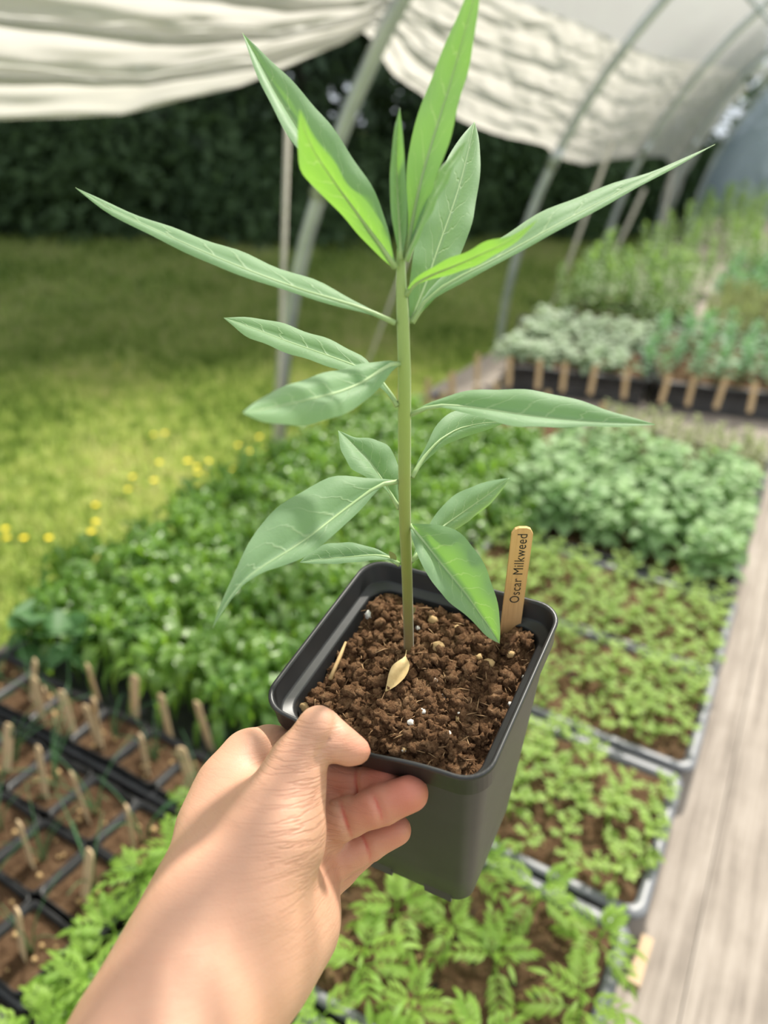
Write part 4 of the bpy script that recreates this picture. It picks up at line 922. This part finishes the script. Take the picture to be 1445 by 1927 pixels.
def surface_nets(D, lo, h):
    S = D < 0; nx, ny, nz = D.shape
    corners = [(i, j, k) for i in (0, 1) for j in (0, 1) for k in (0, 1)]
    sl = lambda c: (slice(c[0], nx-1+c[0]), slice(c[1], ny-1+c[1]), slice(c[2], nz-1+c[2]))
    cnt = sum(S[sl(c)].astype(np.int8) for c in corners); act = (cnt > 0) & (cnt < 8)
    idx = np.argwhere(act); vid = np.full(act.shape, -1, np.int64); vid[act] = np.arange(len(idx))
    val = {c: D[idx[:, 0]+c[0], idx[:, 1]+c[1], idx[:, 2]+c[2]] for c in corners}
    acc = np.zeros((len(idx), 3)); n = np.zeros(len(idx))
    for c in corners:
        for axn in range(3):
            if c[axn] == 0:
                d = list(c); d[axn] = 1; d = tuple(d); a, b = val[c], val[d]; m = (a < 0) != (b < 0)
                t = np.where(m, a/np.where(m, a-b, 1), 0); p = np.tile(np.array(c, float), (len(idx), 1)); p[:, axn] = t
                acc += p*m[:, None]; n += m
    V = (idx+acc/n[:, None])*h+lo; Q = []
    for axn in range(3):
        o1, o2 = [(1, 2), (2, 0), (0, 1)][axn]
        a = [slice(1, s-1) for s in D.shape]; b = [slice(1, s-1) for s in D.shape]; a[axn] = slice(1, D.shape[axn]-2); b[axn] = slice(2, D.shape[axn]-1)
        sa, sb_ = S[tuple(a)], S[tuple(b)]; e = np.argwhere(sa != sb_)+1; fl = S[e[:, 0], e[:, 1], e[:, 2]]
        u = np.zeros(3, int); w = np.zeros(3, int); u[o1] = 1; w[o2] = 1
        g = lambda q: vid[q[:, 0], q[:, 1], q[:, 2]]
        q = np.stack([g(e), g(e-u), g(e-u-w), g(e-w)], 1); q[~fl] = q[~fl][:, ::-1]; Q.append(q)
    return V, np.concatenate(Q)
V, Q = surface_nets(D.astype(np.float32), lo, hstep); Q = Q[(Q >= 0).all(1)]
# relax
nb_a = np.concatenate([Q[:, 0], Q[:, 1], Q[:, 2], Q[:, 3]]); nb_b = np.concatenate([Q[:, 1], Q[:, 2], Q[:, 3], Q[:, 0]])
cnt = np.bincount(nb_a, minlength=len(V))+np.bincount(nb_b, minlength=len(V))
for it in range(3):
    acc = np.stack([np.bincount(nb_a, V[nb_b, k], len(V))+np.bincount(nb_b, V[nb_a, k], len(V)) for k in range(3)], 1)/np.maximum(cnt, 1)[:, None]
    V = V+(acc-V)*0.5
lab = np.arange(len(V))
for it in range(400):
    l2 = lab.copy(); np.minimum.at(l2, nb_a, lab[nb_b]); np.minimum.at(l2, nb_b, lab[nb_a]); l2 = l2[l2]; l2 = l2[l2]
    if (l2 == lab).all(): break
    lab = l2
big = np.bincount(lab).argmax(); keep = lab == big; newid = np.cumsum(keep)-1; Q = newid[Q[keep[Q[:, 0]]]]; V = V[keep]
flush_shade = np.zeros(len(V))
for f, g0 in ((fingers[1], .85), (fingers[0], .8), (fingers[2], .6), (fingers[3], .5)):  # fingertip redness, strengthened in colour for the shade under the rim
    for (a, b, wgt) in ((f[-1], f[-2], 1.0), (f[-2], f[-3], .75)):
        p = toc(a[:3]); d = np.linalg.norm(V-p, axis=1); flush_shade = np.maximum(flush_shade, g0*wgt*np.exp(-(d/.014)**2))
p = toc((672, 1408, .320)); flush_shade = np.maximum(flush_shade, .42*np.exp(-(np.linalg.norm(V-p, axis=1)/.010)**2))
p = toc((620, 1640, .34)); flush_shade = np.maximum(flush_shade, .35*np.exp(-(np.linalg.norm(V-p, axis=1)/.018)**2))
px = V[:, 0]/V[:, 2]*F+W/2; py = H/2-V[:, 1]/V[:, 2]*F
furrow = 0.10+0.9*np.exp(-((px-570)/70)**2-((py-1540)/150)**2)
for p, q in GROOVES[:4]:
    a = toc(p); n = toc(q)-a; n /= np.linalg.norm(n); sg = (V-a)@n; flush_shade = np.maximum(flush_shade, 0.95*np.exp(-(sg/.0010)**2-((V-a)**2).sum(1)/.011**2))  # shade inside the finger creases painted as darker red
Vw = V@RC+CAM; hb = Vw.mean(0)
me = fast_mesh('person', Vw-hb, Q, MT['skin'], True)
for nm, arr in (('flush_shade', flush_shade), ('furrow', furrow)):
    at = me.attributes.new(nm, 'FLOAT', 'POINT'); at.data.foreach_set('value', arr.astype(np.float32))
tag(put('person', me, loc=hb), 'bare forearm and hand gripping the black pot by its rim, thumb on top', 'person')
